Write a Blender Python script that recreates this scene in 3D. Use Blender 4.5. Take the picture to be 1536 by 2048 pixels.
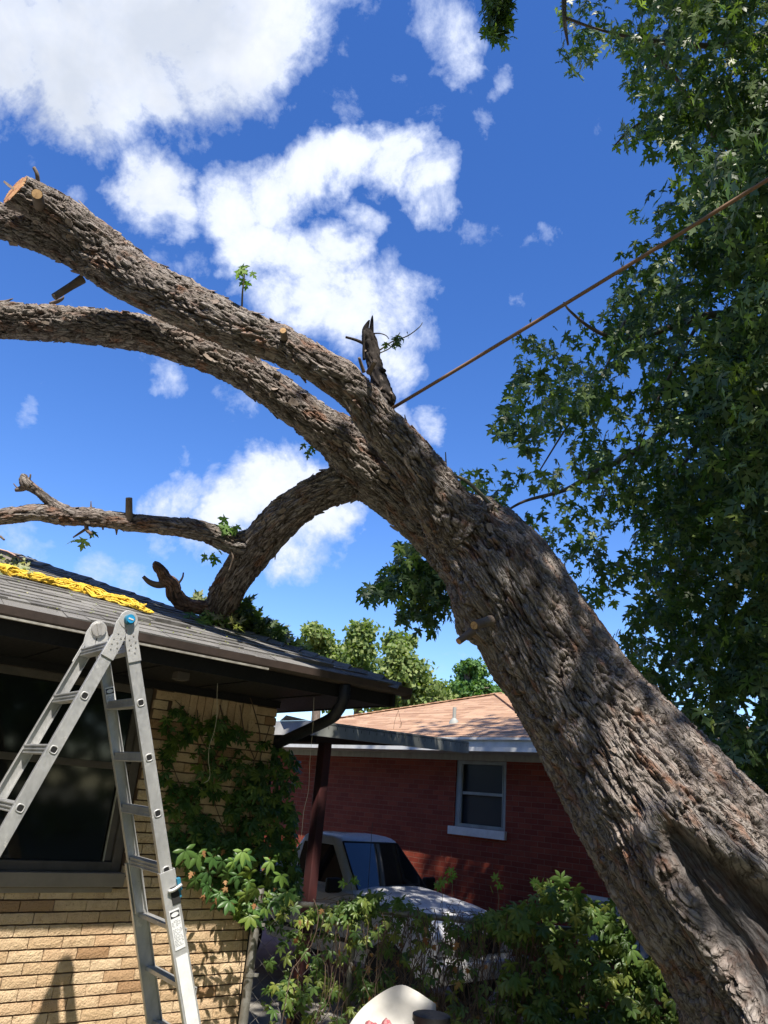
import bpy, math, random
import numpy as np
from mathutils import Vector, Matrix
from math import sin, cos, radians, pi, sqrt, atan2
DEV = False
random.seed(7); rng = np.random.default_rng(7)
S = bpy.context.scene; COL = S.collection
for o in list(bpy.data.objects): bpy.data.objects.remove(o)

# ------------------------------------------------------------------ camera
CAMH = 1.75; FPX = 1500.0; PITCH = radians(21); ROLL = radians(5.0)
_D = np.array([0, cos(PITCH), sin(PITCH)]); _U0 = np.array([0, -sin(PITCH), cos(PITCH)]); _X = np.array([1., 0, 0])
_R = cos(ROLL)*_X + sin(ROLL)*_U0; _U = -sin(ROLL)*_X + cos(ROLL)*_U0
CC = np.array([0, 0, CAMH])
cd = bpy.data.cameras.new('camera'); cam = bpy.data.objects.new('camera', cd); COL.objects.link(cam)
cd.sensor_fit = 'AUTO'; cd.sensor_width = 36.0; cd.lens = FPX/2048*36.0; cd.clip_start = 0.05; cd.clip_end = 3000
M = Matrix(((_R[0], _U[0], -_D[0], 0), (_R[1], _U[1], -_D[1], 0), (_R[2], _U[2], -_D[2], CAMH), (0, 0, 0, 1)))
cam.matrix_world = M; S.camera = cam
# survey helpers: photo measurements -> world points
def ray(x, y): return _D + _R*(x-768)/FPX - _U*(y-1024)/FPX
def at(x, y, Z): return CC + ray(x, y)*Z
def hz(x, y, z): d = ray(x, y); return CC + d*((z-CAMH)/d[2])
def pl(x, y, p0, n): d = ray(x, y); return CC + d*(((p0-CC)@n)/(d@n))

# ------------------------------------------------------------------ sun + sky
SUN_AZ, SUN_EL = radians(171), radians(56.5)
sv = np.array([cos(SUN_EL)*sin(SUN_AZ), cos(SUN_EL)*cos(SUN_AZ), sin(SUN_EL)])
sd_ = bpy.data.lights.new('sun', 'SUN'); sd_.energy = 4.9; sd_.angle = radians(0.53); sd_.color = (1.0, 0.93, 0.82)
sun = bpy.data.objects.new('sun', sd_); COL.objects.link(sun); sun.rotation_euler = Vector(sv).to_track_quat('Z', 'Y').to_euler()
sun.location = (0, -5, 30)
if DEV: S.cycles.denoising_prefilter = 'FAST'
S.view_settings.view_transform = 'Standard'; S.view_settings.look = 'None'; S.view_settings.exposure = 0.82; S.view_settings.gamma = 1.0
S.render.engine = 'CYCLES'
S.cycles.max_bounces = 6; S.cycles.diffuse_bounces = 3; S.cycles.glossy_bounces = 3; S.cycles.transmission_bounces = 4; S.cycles.transparent_max_bounces = 6
S.cycles.use_denoising = True

class NT:
    """tiny node-tree helper"""
    def __init__(s, nt): s.nt = nt; s.n = nt.nodes; s.l = nt.links
    def new(s, t, **kw):
        n = s.n.new(t)
        for k, v in kw.items(): setattr(n, k, v)
        return n
    def put(s, sock, v):
        if v is None: return
        if isinstance(v, bpy.types.NodeSocket): s.l.new(v, sock)
        else:
            if isinstance(v, (tuple, list)) and len(v) == 3 and sock.type == 'RGBA': v = (*v, 1)
            sock.default_value = v
    def math(s, op, a, b=None, c=None, clamp=False):
        n = s.new('ShaderNodeMath', operation=op); n.use_clamp = clamp
        s.put(n.inputs[0], a)
        if b is not None: s.put(n.inputs[1], b)
        if c is not None: s.put(n.inputs[2], c)
        return n.outputs[0]
    def vmath(s, op, a, b=None, out=0):
        n = s.new('ShaderNodeVectorMath', operation=op); s.put(n.inputs[0], a)
        if b is not None:
            if op == 'SCALE': s.put(n.inputs['Scale'], b)
            else: s.put(n.inputs[1], b)
        return n.outputs[out]
    def mix(s, f, a, b, mode='MIX'):
        n = s.new('ShaderNodeMix', data_type='RGBA', blend_type=mode)
        s.put(n.inputs[0], f); s.put(n.inputs[6], a); s.put(n.inputs[7], b); return n.outputs[2]
    def ramp(s, f, pts):
        n = s.new('ShaderNodeValToRGB'); e = n.color_ramp.elements
        while len(e) < len(pts): e.new(0.5)
        for i, (p, c) in enumerate(pts):
            e[i].position = p; e[i].color = (*c, 1) if len(c) == 3 else c
        s.put(n.inputs[0], f); return n.outputs[0]
    def rng(s, v, a, b, c, d, smooth=False):
        n = s.new('ShaderNodeMapRange'); n.clamp = True
        if smooth: n.interpolation_type = 'SMOOTHSTEP'
        for i, x in enumerate((v, a, b, c, d)): s.put(n.inputs[i], x)
        return n.outputs[0]
    def noise(s, vec, scale, detail=4, rough=.55, lac=2.0, out=0, dist=0):
        n = s.new('ShaderNodeTexNoise'); s.put(n.inputs['Vector'], vec); n.inputs['Scale'].default_value = scale
        n.inputs['Detail'].default_value = detail; n.inputs['Roughness'].default_value = rough; n.inputs['Lacunarity'].default_value = lac
        n.inputs['Distortion'].default_value = dist
        return n.outputs[out]
    def attr(s, name, out='Fac'): return s.new('ShaderNodeAttribute', attribute_name=name).outputs[out]
    def mapping(s, vec, scale=(1, 1, 1), loc=(0, 0, 0), rot=(0, 0, 0)):
        n = s.new('ShaderNodeMapping'); s.put(n.inputs[0], vec); n.inputs['Location'].default_value = loc
        n.inputs['Rotation'].default_value = rot; n.inputs['Scale'].default_value = scale; return n.outputs[0]
    def bump(s, h, strength=.5, dist=.01, normal=None):
        n = s.new('ShaderNodeBump'); n.inputs['Strength'].default_value = strength; n.inputs['Distance'].default_value = dist
        s.put(n.inputs['Height'], h)
        if normal is not None: s.put(n.inputs['Normal'], normal)
        return n.outputs[0]

# ---- world: Nishita sky, with clouds placed by direction on the sky dome
W = bpy.data.worlds.new('World'); S.world = W; W.use_nodes = True
k = NT(W.node_tree); k.n.clear()
sky = k.new('ShaderNodeTexSky', sky_type='NISHITA'); sky.sun_disc = False; sky.sun_elevation = SUN_EL; sky.sun_rotation = SUN_AZ
sky.altitude = 350; sky.air_density = 1.0; sky.dust_density = 0.35; sky.ozone_density = 2.2
hs = k.new('ShaderNodeHueSaturation'); hs.inputs['Saturation'].default_value = 1.30; hs.inputs['Hue'].default_value = 0.514; hs.inputs['Value'].default_value = 0.95
k.l.new(sky.outputs[0], hs.inputs['Color'])
tc = k.new('ShaderNodeTexCoord').outputs['Generated']
nz = k.noise(tc, 4.0, 6, .60, out=1); nz2 = k.noise(tc, 16, 5, .62, out=1)
wob = k.vmath('ADD', tc, k.vmath('SCALE', k.vmath('SUBTRACT', nz, (.5, .5, .5)), 0.10))
wob = k.vmath('ADD', wob, k.vmath('SCALE', k.vmath('SUBTRACT', nz2, (.5, .5, .5)), 0.055))
wob = k.vmath('NORMALIZE', wob)
CL = [ # px, py, radius px, weight
 (40,40,190,1),(180,30,200,1),(320,40,190,1),(440,40,140,1),(540,30,85,1),(90,150,110,1),(230,160,110,1),(310,190,75,1),(20,165,80,1),(390,120,80,.9),(520,110,60,.7),(-120,60,200,1),
 (200,-120,260,1),(480,-100,190,1),
 (300,385,85,1),(365,430,60,.9),(255,370,45,.8),(480,415,85,1),(560,390,80,1),(640,345,70,1),(710,320,55,1),(775,305,60,1),(835,345,60,.85),(860,400,40,.6),
 (530,490,85,1),(610,520,80,1),(680,500,60,.9),(730,440,40,.6),(640,590,85,.95),(720,620,85,.9),(790,650,85,.85),(560,600,70,.8),(800,730,60,.75),(850,680,40,.5),(760,560,60,.5),
 (865,845,38,.8),(815,840,35,.6),(560,995,90,1),(640,1045,95,1),(480,1015,75,.95),(590,1100,70,.9),(690,1070,55,.9),(380,990,55,.8),(335,1010,50,.75),(545,950,50,.9),(430,1080,60,.7),(330,1070,40,.5),
 (880,50,75,.62),(910,110,45,.55),(850,90,50,.4),(990,158,36,.50),(815,215,44,.38),(780,160,36,.36),(950,462,34,.36),(1055,472,36,.40),(350,770,42,.5),(470,820,45,.42),(390,540,60,.42),(330,520,50,.35),
 (40,1080,75,.45),(30,820,42,.5),(210,1130,50,.42),(290,1165,50,.42),(375,920,24,.48),(690,30,50,.4),(700,210,50,.3),(150,390,26,.3),(1035,590,24,.35),(960,230,30,.25),(1110,220,40,.2)]
mask = None
for (x, y, r, w) in CL:
    c = ray(x, y); c = c/np.linalg.norm(c); q = ray(x+r, y); q = q/np.linalg.norm(q); cr = float(c@q)
    ang = math.acos(min(1, cr))
    dt = k.vmath('DOT_PRODUCT', wob, tuple(c), out=1)
    m_ = k.rng(dt, cos(ang*1.42), cos(ang*.30), 0, w)
    mask = m_ if mask is None else k.math('MAXIMUM', mask, m_)
fb = k.noise(tc, 9, 10, .66, dist=.35)
fb2 = k.noise(tc, 26, 8, .70)
dens = k.math('ADD', mask, k.math('ADD', k.math('MULTIPLY', k.math('SUBTRACT', fb, .5), 1.7), k.math('MULTIPLY', k.math('SUBTRACT', fb2, .5), .55)))
alpha = k.math('POWER', k.rng(dens, .29, .84, 0, 1), 1.1)
lum = k.rng(k.noise(tc, 5, 5, .6), .35, .65, 0, 1)
thick = k.math('MULTIPLY', k.rng(k.vmath('DOT_PRODUCT', tc, tuple(ray(230,-60)/np.linalg.norm(ray(230,-60))), out=1), .955, .99, 0, 1, True), lum)
ccol = k.mix(k.rng(dens, .5, 1.1, 0, 1), (2.9, 3.4, 4.6), (4.2, 4.35, 4.75))
ccol = k.mix(k.math('MULTIPLY', thick, .8), ccol, (2.6, 2.85, 3.3))
bgcol = k.mix(alpha, hs.outputs[0], ccol)
bg = k.new('ShaderNodeBackground'); bg.inputs[1].default_value = 0.14; k.l.new(bgcol, bg.inputs[0])
out = k.new('ShaderNodeOutputWorld'); k.l.new(bg.outputs[0], out.inputs[0])

# ------------------------------------------------------------------ builders
def tag(o, label=None, cat=None, group=None, kind=None):
    if label: o['label'] = label
    if cat: o['category'] = cat
    if group: o['group'] = group
    if kind: o['kind'] = kind
    return o
def empty(name, loc, label=None, cat=None, group=None):
    o = bpy.data.objects.new(name, None); COL.objects.link(o); o.location = loc; o.empty_display_size = .2
    o['_l'] = list(map(float, loc)); del o['_l']
    return tag(o, label, cat, group)
def link(name, me, mat=None, parent=None, smooth=False):
    o = bpy.data.objects.new(name, me); COL.objects.link(o)
    if mat is not None:
        for m_ in (mat if isinstance(mat, list) else [mat]): me.materials.append(m_)
    if smooth: me.polygons.foreach_set('use_smooth', [True]*len(me.polygons))
    if parent is not None:
        o.parent = parent
        o.matrix_parent_inverse = Matrix.Translation(-world_loc(parent))
    return o
def world_loc(o):
    v = Vector(o.location)
    return v if o.type == 'EMPTY' and o.parent is None else Vector((0, 0, 0))
V3 = lambda p: np.array(p, float)
def nrm(v): v = np.array(v, float); return v/np.linalg.norm(v)
class MB:
    def __init__(s): s.v = []; s.f = []; s.a = []; s.cur = 0.0
    def add(s, vs, fs):
        b = len(s.v); s.v += [tuple(map(float, p)) for p in vs]; s.f += [tuple(b+i for i in f) for f in fs]; s.a += [s.cur]*len(vs); return s
    def box(s, c, hx, hy, hz_):  # centre + three half vectors
        c = V3(c); hx = V3(hx); hy = V3(hy); hz_ = V3(hz_)
        vs = [c+a*hx+b*hy+d*hz_ for a in (-1, 1) for b in (-1, 1) for d in (-1, 1)]
        return s.add(vs, [(0,1,3,2),(4,6,7,5),(0,4,5,1),(2,3,7,6),(0,2,6,4),(1,5,7,3)])
    def bar(s, p, q, w, h, up=(0, 0, 1)):
        p = V3(p); q = V3(q); d = nrm(q-p); x = np.cross(d, V3(up)); x = nrm(x); y = np.cross(x, d)
        return s.box((p+q)/2, (q-p)/2, x*w/2, y*h/2)
    def prism(s, poly, off):  # extruded polygon
        n = len(poly); a = [V3(p) for p in poly]; b = [p+V3(off) for p in a]
        return s.add(a+b, [tuple(range(n))[::-1], tuple(range(n, 2*n))]+[(i, (i+1) % n, n+(i+1) % n, n+i) for i in range(n)])
    def tube(s, pts, rad, n=8, caps=True, squash=None):
        pts = [V3(p) for p in pts]; m = len(pts)
        if not hasattr(rad, '__len__'): rad = [rad]*m
        t0 = nrm(pts[1]-pts[0]); a = np.array([0, 0, 1.]) if abs(t0[2]) < .9 else np.array([1., 0, 0])
        x = nrm(np.cross(t0, a)); vs = []
        for i in range(m):
            t = nrm(pts[min(i+1, m-1)]-pts[max(i-1, 0)]); x = nrm(x-t*(x@t)); y = np.cross(t, x)
            for j in range(n):
                th = 2*pi*j/n; vs.append(pts[i]+rad[i]*(cos(th)*x+sin(th)*y))
        fs = [(i*n+j, i*n+(j+1) % n, (i+1)*n+(j+1) % n, (i+1)*n+j) for i in range(m-1) for j in range(n)]
        if caps: fs += [tuple(range(n))[::-1], tuple((m-1)*n+j for j in range(n))]
        return s.add(vs, fs)
    def disc(s, c, ax, r, h, n=20):  # cylinder
        c = V3(c); ax = nrm(ax)*h/2; return s.tube([c-ax, c+ax], r, n)
    def build(s, name, mat, parent=None, smooth=False, bevel=0, auto=False):
        me = bpy.data.meshes.new(name); me.from_pydata(s.v, [], s.f); me.update()
        if any(s.a):
            at_ = me.attributes.new('rnd', 'FLOAT', 'POINT'); at_.data.foreach_set('value', s.a)
        o = link(name, me, mat, parent, smooth)
        if auto:
            me.polygons.foreach_set('use_smooth', [True]*len(me.polygons)); me.set_sharp_from_angle(angle=radians(35))
        if bevel:
            m_ = o.modifiers.new('b', 'BEVEL'); m_.width = bevel; m_.segments = 2; m_.limit_method = 'ANGLE'
        return o
def npmesh(name, v, f, mat, parent=None, attrs=None, smooth=False):
    """v (N,3), f (M,3 or 4)"""
    me = bpy.data.meshes.new(name); n = len(v); m = len(f); kk = f.shape[1]
    me.vertices.add(n); me.vertices.foreach_set('co', np.ascontiguousarray(v, np.float32).ravel())
    me.loops.add(m*kk); me.loops.foreach_set('vertex_index', np.ascontiguousarray(f, np.int32).ravel())
    me.polygons.add(m); me.polygons.foreach_set('loop_start', np.arange(0, m*kk, kk, dtype=np.int32)); me.polygons.foreach_set('loop_total', np.full(m, kk, np.int32))
    if attrs:
        for nm, (tp, arr) in attrs.items():
            a = me.attributes.new(nm, tp, 'POINT'); a.data.foreach_set('vector' if tp == 'FLOAT_VECTOR' else 'value', np.ascontiguousarray(arr, np.float32).ravel())
    me.update(calc_edges=True); me.validate()
    return link(name, me, mat, parent, smooth)
def spline(pts, n=8):
    """Catmull-Rom through rows of any width"""
    P = [V3(p) for p in pts]; P = [2*P[0]-P[1]]+P+[2*P[-1]-P[-2]]; o = []
    for i in range(1, len(P)-2):
        for j in range(n):
            t = j/n; a, b, c, d = P[i-1:i+3]
            o.append(.5*((2*b)+(-a+c)*t+(2*a-5*b+4*c-d)*t*t+(-a+3*b-3*c+d)*t**3))
    o.append(P[-2]); return o

# ------------------------------------------------------------------ materials
def mat(name, base=(.5, .5, .5), rough=.6, metal=0, spec=.5):
    m_ = bpy.data.materials.new(name); m_.use_nodes = True; q = NT(m_.node_tree); b = q.n['Principled BSDF']
    b.inputs['Base Color'].default_value = (*base, 1); b.inputs['Roughness'].default_value = rough; b.inputs['Metallic'].default_value = metal
    b.inputs['Specular IOR Level'].default_value = spec
    return m_, q, b
def worn(name, c1, c2, rough=.6, metal=0, scale=8, bump=.15, bscale=60, spec=.4, streak=(1, 1, 1), r2=None):
    m_, q, b = mat(name, c1, rough, metal, spec)
    co = q.mapping(q.new('ShaderNodeTexCoord').outputs['Object'], streak)
    n1 = q.noise(co, scale, 6, .65); n2 = q.noise(co, bscale, 4, .6)
    q.put(b.inputs['Base Color'], q.mix(q.rng(n1, .35, .65, 0, 1), c1, c2))
    q.put(b.inputs['Roughness'], q.rng(n2, .3, .7, rough, r2 if r2 else min(1, rough+.2)))
    q.put(b.inputs['Normal'], q.bump(q.math('ADD', q.math('MULTIPLY', n1, .6), n2), bump, .004))
    return m_
def leafmat(name, c1, c2, c3, trans=.35, rough=.5, back=(1.15, 1.1, 1.15)):
    m_ = bpy.data.materials.new(name); m_.use_nodes = True; q = NT(m_.node_tree); b = q.n['Principled BSDF']; o = q.n['Material Output']
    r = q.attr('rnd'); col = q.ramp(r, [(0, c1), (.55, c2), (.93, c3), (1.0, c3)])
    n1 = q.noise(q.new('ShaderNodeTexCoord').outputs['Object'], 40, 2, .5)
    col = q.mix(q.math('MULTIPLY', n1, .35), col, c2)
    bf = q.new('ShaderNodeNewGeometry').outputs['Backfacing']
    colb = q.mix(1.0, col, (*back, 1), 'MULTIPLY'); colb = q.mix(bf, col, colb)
    q.put(b.inputs['Base Color'], colb); b.inputs['Roughness'].default_value = rough; b.inputs['Specular IOR Level'].default_value = .35
    t = q.new('ShaderNodeBsdfTranslucent'); q.put(t.inputs[0], q.mix(1.0, col, (1.5, 1.7, .5, 1), 'MULTIPLY'))
    mx = q.new('ShaderNodeMixShader'); mx.inputs[0].default_value = trans
    q.l.new(b.outputs[0], mx.inputs[1]); q.l.new(t.outputs[0], mx.inputs[2]); q.l.new(mx.outputs[0], o.inputs[0])
    return m_
MT = {}
MT['alu'] = worn('aluminium', (.62, .62, .61), (.40, .405, .41), .33, .6, 7, .10, 90, streak=(1, 1, .5), r2=.6)
q = NT(MT['alu'].node_tree); b = q.n['Principled BSDF']; c_ = q.new('ShaderNodeTexCoord').outputs['Object']; old = b.inputs['Base Color'].links[0].from_socket
col = q.mix(q.rng(q.noise(c_, 11, 4, .7), .66, .70, 0, .8), old, (.74, .73, .70)); col = q.mix(q.rng(q.noise(q.mapping(c_, (1, 1, 1), (5, 3, 1)), 38, 5, .7), .66, .72, 0, .6), col, (.20, .18, .17)); q.put(b.inputs['Base Color'], col)
MT['alu_dull'] = worn('dull_aluminium', (.50, .49, .47), (.36, .34, .32), .45, .7, 7, .1, 70)
MT['castalu'] = worn('cast_aluminium', (.55, .55, .54), (.42, .42, .42), .5, .6, 14, .2, 120)
MT['white'] = worn('white_paint', (.74, .75, .75), (.6, .6, .58), .5, 0, 6, .1, 60)
MT['cream'] = worn('weathered_cream_paint', (.42, .40, .34), (.30, .28, .23), .6, 0, 9, .15, 60, streak=(1, 1, .3))
MT['greymetal'] = worn('weathered_grey_metal', (.36, .38, .36), (.26, .27, .25), .55, .1, 5, .12, 50, streak=(1, 1, .4))
MT['darkpaint'] = worn('dark_brown_paint', (.009, .008, .010), (.006, .006, .009), .55, 0, 6, .15, 50)
MT['brownpaint'] = worn('brown_gutter_paint', (.075, .054, .047), (.045, .034, .03), .5, 0, 6, .15, 50)
MT['navy'] = worn('dark_blue_paint', (.008, .010, .020), (.014, .015, .022), .4, 0, 8, .1, 40)
MT['lip'] = worn('worn_metal_lip', (.5, .48, .43), (.3, .28, .25), .4, .5, 20, .1, 60)
MT['sill'] = worn('grey_tan_sill_paint', (.27, .235, .20), (.22, .19, .165), .6, 0, 7, .12, 60)
MT['frame'] = worn('dull_window_frame', (.13, .11, .10), (.085, .075, .07), .5, .1, 8, .1, 60)
MT['post'] = worn('galvanised_post', (.33, .32, .30), (.20, .19, .17), .45, .6, 12, .15, 80)
MT['wire'] = worn('galvanised_wire', (.30, .29, .27), (.16, .15, .13), .5, .6, 30, .0, 80)
MT['maroon'] = worn('maroon_post_paint', (.075, .022, .022), (.045, .02, .022), .5, 0, 5, .1, 50)
MT['black'] = worn('black_plastic', (.008, .008, .009), (.015, .015, .015), .5, 0, 10, .05, 60)
MT['rubber'] = mat('rubber', (.02, .02, .02), .8)[0]
MT['blue'] = worn('blue_plastic', (.02, .15, .25), (.04, .21, .32), .4, 0, 30, .05, 80)
MT['cutwood'] = worn('fresh_cut_wood', (.62, .40, .19), (.72, .52, .28), .7, 0, 25, .3, 90)
def ringed(name, a, b__, f):
    m_, q, b = mat(name, a, .75, 0, .2); c_ = q.new('ShaderNodeTexCoord').outputs['Object']
    L = q.math('ADD', q.vmath('LENGTH', c_, out=1), q.math('MULTIPLY', q.noise(c_, 25, 3, .6), .006)); s_ = q.math('SINE', q.math('MULTIPLY', L, f))
    col = q.mix(q.rng(s_, -.4, 1, 0, .8), b__, a); col = q.mix(q.rng(q.noise(c_, 60, 4, .7), .5, .66, 0, .7), col, (.22, .12, .06)); col = q.mix(q.rng(L, .0, .012, .7, 0), col, (.30, .14, .07))
    q.put(b.inputs['Base Color'], col); q.put(b.inputs['Normal'], q.bump(q.noise(q.mapping(c_, (1, 6, 1)), 70, 3, .6), .6, .003)); return m_
MT['cutwood'] = ringed('fresh_cut_wood', (.66, .46, .24), (.46, .28, .13), 900)
MT['redwood'] = worn('cut_heartwood', (.42, .17, .08), (.60, .36, .16), .7, 0, 18, .3, 90)
MT['deadwood'] = worn('dead_dark_wood', (.022, .018, .016), (.055, .044, .038), .85, 0, 12, .8, 50, streak=(1, 1, .3))
MT['twig'] = worn('twig_bark', (.12, .09, .07), (.20, .16, .13), .8, 0, 14, .5, 60)
MT['greentwig'] = worn('green_twig', (.16, .15, .09), (.22, .20, .13), .7, 0, 14, .3, 60)
MT['vinestem'] = worn('vine_stem', (.09, .06, .045), (.16, .11, .08), .8, 0, 14, .4, 60)
MT['rope_brown'] = mat('tan_rope_plain', (.24, .14, .08), .8)[0]
MT['string'] = mat('pale_string', (.62, .58, .50), .8)[0]
MT['plank'] = worn('pale_plastic_sheet', (.52, .51, .48), (.42, .41, .38), .45, 0, 4, .1, 40)
MT['pink'] = None
MT['glassdark'] = mat('dark_window_glass', (.008, .01, .012), .06, 0, .6)[0]
MT['carpaint'] = worn('white_truck_paint', (.80, .81, .84), (.76, .77, .80), .22, 0, 3, .0, 50, spec=.6)
MT['chrome'] = mat('chrome', (.6, .6, .6), .2, 1)[0]
MT['lamp'] = mat('lamp_glass', (.5, .5, .52), .1, .3)[0]
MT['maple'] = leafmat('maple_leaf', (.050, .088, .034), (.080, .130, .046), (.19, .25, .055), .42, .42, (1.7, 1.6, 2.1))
MT['maple_in'] = MT['maple']
MT['maple_pale'] = leafmat('wilted_maple_leaf', (.20, .24, .12), (.32, .36, .20), (.45, .40, .22), .3, .6)
MT['maple_fresh'] = leafmat('fresh_maple_leaf', (.10, .20, .04), (.16, .28, .06), (.24, .36, .10), .4, .5)
MT['creeper'] = leafmat('creeper_leaf', (.030, .075, .022), (.062, .135, .036), (.16, .22, .04), .25, .38, (1.1, 1.1, 1.2))
MT['hedge'] = leafmat('hedge_leaf', (.050, .100, .026), (.100, .170, .042), (.24, .27, .06), .25, .38, (1.1, 1.1, 1.2))
MT['brownleaf'] = leafmat('dead_leaf', (.20, .08, .03), (.30, .14, .06), (.36, .22, .10), .2, .7)
MT['bg1'] = leafmat('background_leaf_pale', (.10, .16, .045), (.17, .23, .07), (.27, .31, .11), .35, .6)
MT['bg2'] = leafmat('background_leaf_deep', (.04, .10, .03), (.08, .17, .04), (.16, .26, .06), .3, .6)
# ================================================================== GROUND
m_, q, b = mat('grass_ground', (.05, .07, .02), .9); c_ = q.new('ShaderNodeTexCoord').outputs['Object']
q.put(b.inputs['Base Color'], q.mix(q.rng(q.noise(c_, 1.5, 6, .7), .35, .65, 0, 1), (.09, .10, .045), (.21, .19, .12)))
q.put(b.inputs['Normal'], q.bump(q.noise(c_, 30, 4, .7), .8, .03)); MT['ground'] = m_
m_, q, b = mat('driveway_concrete', (.3, .29, .27), .85); c_ = q.new('ShaderNodeTexCoord').outputs['Object']
q.put(b.inputs['Base Color'], q.mix(q.rng(q.noise(c_, 2.5, 7, .7), .3, .7, 0, 1), (.20, .19, .17), (.34, .32, .29)))
q.put(b.inputs['Normal'], q.bump(q.noise(c_, 60, 3, .7), .3, .005)); MT['concrete'] = m_
GY = -.27
g = MB(); g.add([(-400, 6.45, GY), (400, 6.45, GY), (400, 700, GY), (-400, 700, GY)], [(0, 1, 2, 3)])
g.add([(-400, -60, 0), (400, -60, 0), (400, 6.3, 0), (-400, 6.3, 0), (-400, 6.45, GY), (400, 6.45, GY)], [(0, 1, 2, 3), (3, 2, 5, 4)])
tag(g.build('ground', MT['ground']), kind='structure')
va = radians(-43.5); V2 = np.array([sin(va), cos(va), 0]); NB = np.array([cos(va), -sin(va), 0])   # red house wall direction / into the house
d0 = MB(); 
A_ = NB*4.4; d0.add([A_-V2*9+[0, 0, GY+.004], A_+V2*12+[0, 0, GY+.004], NB*8.95+V2*14+[0, 0, GY+.004], NB*8.95-V2*6+[0, 0, GY+.004]], [(0, 1, 2, 3)])
tag(d0.build('driveway', MT['concrete']), kind='structure')

# ================================================================== TAN BRICK HOUSE
ua = radians(52); UX = np.array([sin(ua), cos(ua), 0]); NX = np.array([cos(ua), -sin(ua), 0])   # along the wall / out of the wall
def H(u, d, z): return UX*u - NX*d + np.array([0, 0, z])
WD = 5.30; CU = 3.24; GD = 4.40; EU = 3.70; TOPZ = 2.37
house = empty('brick_house', H(CU-2, WD+2, 0), 'tan brick house with grey shingle roof that the leaning tree rests on', 'house')
# bricks ---------------------------------------------------------------
m_, q, b = mat('tan_brick', (.5, .35, .2), .85, 0, .2); c_ = q.new('ShaderNodeTexCoord').outputs['Object']
r_ = q.attr('rnd')
col = q.ramp(r_, [(0, (.55, .39, .235)), (.35, (.65, .49, .315)), (.7, (.72, .555, .37)), (.93, (.58, .39, .235)), (.96, (.36, .22, .12))]); col = q.mix(q.rng(q.noise(c_, 1.6, 5, .65), .5, .72, 0, .45), col, (.42, .30, .19))
col = q.mix(q.rng(q.noise(c_, 9, 6, .7), .4, .75, 0, .65), col, (.40, .26, .155))
col = q.mix(q.rng(q.noise(c_, 70, 3, .6), .58, .72, 0, .5), col, (.20, .12, .07))
q.put(b.inputs['Base Color'], col)
vd = q.new('ShaderNodeTexVoronoi'); vd.feature = 'F1'; vd.inputs['Scale'].default_value = 95
q.put(vd.inputs['Vector'], q.mapping(c_, (1, 1, .8)))
hh = q.math('ADD', q.math('MULTIPLY', q.noise(c_, 110, 4, .75), 1.2), q.math('MULTIPLY', vd.outputs[0], .8))
q.put(b.inputs['Normal'], q.bump(hh, .75, .006)); MT['brick'] = m_
MT['mortar'] = worn('brick_mortar', (.17, .11, .075), (.11, .07, .05), .95, 0, 12, .6, 90)
BH = .0575; CH = .0677; BLN = .198
bk = MB()
def brick(u0, u1, z0, z1, dep=.03):
    w = random.uniform(-.0015, .0015); e = .0016
    f0 = WD-.004+w; j = lambda s=.0018: random.uniform(-s, s)
    bk.cur = random.random()*.98+.01
    nu, nv = (6, 3) if (u1-u0) > (z1-z0) else (3, 6)
    vs = []
    for i in range(nu+1):
        for k_ in range(nv+1):
            edge = i in (0, nu) or k_ in (0, nv)
            vs.append(H(u0+(u1-u0)*i/nu+(j(.0012) if edge else 0), f0+(.0022 if edge else 0)+j(.0009), z0+(z1-z0)*k_/nv+(j(.0014) if edge else 0)))
    fs = [(i*(nv+1)+k_, (i+1)*(nv+1)+k_, (i+1)*(nv+1)+k_+1, i*(nv+1)+k_+1) for i in range(nu) for k_ in range(nv)]
    ring = [i*(nv+1) for i in range(nu+1)]+[nu*(nv+1)+k_ for k_ in range(1, nv+1)]+[i*(nv+1)+nv for i in range(nu-1, -1, -1)]+[k_ for k_ in range(nv-1, 0, -1)]
    back = [np.array(vs[r])-NX*dep for r in ring]; nb0 = len(vs); n_ = len(ring)
    fs += [(ring[i], nb0+i, nb0+(i+1) % n_, ring[(i+1) % n_])[::-1] for i in range(n_)]
    bk.add(vs+back, fs)
WU = 2.215; SILLZ = 1.045; WTOP = 2.37; WL = .35
nc = 35
for c in range(nc):
    z0 = c*CH; z1 = z0+BH; off = (c % 2)*.1
    win = z0 >= SILLZ-.02
    soldier = z0 > TOPZ-.215
    u = CU
    us = WU+.002 if win else -1.2
    while u > us:
        ln = BLN if not (u == CU and off) else .098
        if soldier:
            lo, hi = 2.33, 3.06
            if u <= hi and u-ln > lo-.02:
                u -= ln+.006; continue
        u0 = max(u-ln, us)
        if u-u0 > .02: brick(u0, u, z0, z1)
        u -= ln+random.uniform(.0045, .0075)
u = 3.055
while u > 2.36:
    brick(u-.0575, u, TOPZ-.205, TOPZ-.005); u -= .064
wall = MB()
def wbox(u0, u1, d0, d1, z0, z1, mb=None):
    (mb or wall).box(H((u0+u1)/2, (d0+d1)/2, (z0+z1)/2), UX*(u1-u0)/2, NX*(d1-d0)/2, (0, 0, (z1-z0)/2))
wbox(-1.2, CU-.004, WD+.013, WD+.16, 0, SILLZ)
wbox(WU+.006, CU-.004, WD+.013, WD+.16, SILLZ, 2.42)
wbox(-1.2, WL, WD+.013, WD+.16, SILLZ, 2.42)
wallo = wall.build('wall', MT['mortar'], house)
bk.build('brick_facing', MT['brick'], house, smooth=False)
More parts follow.
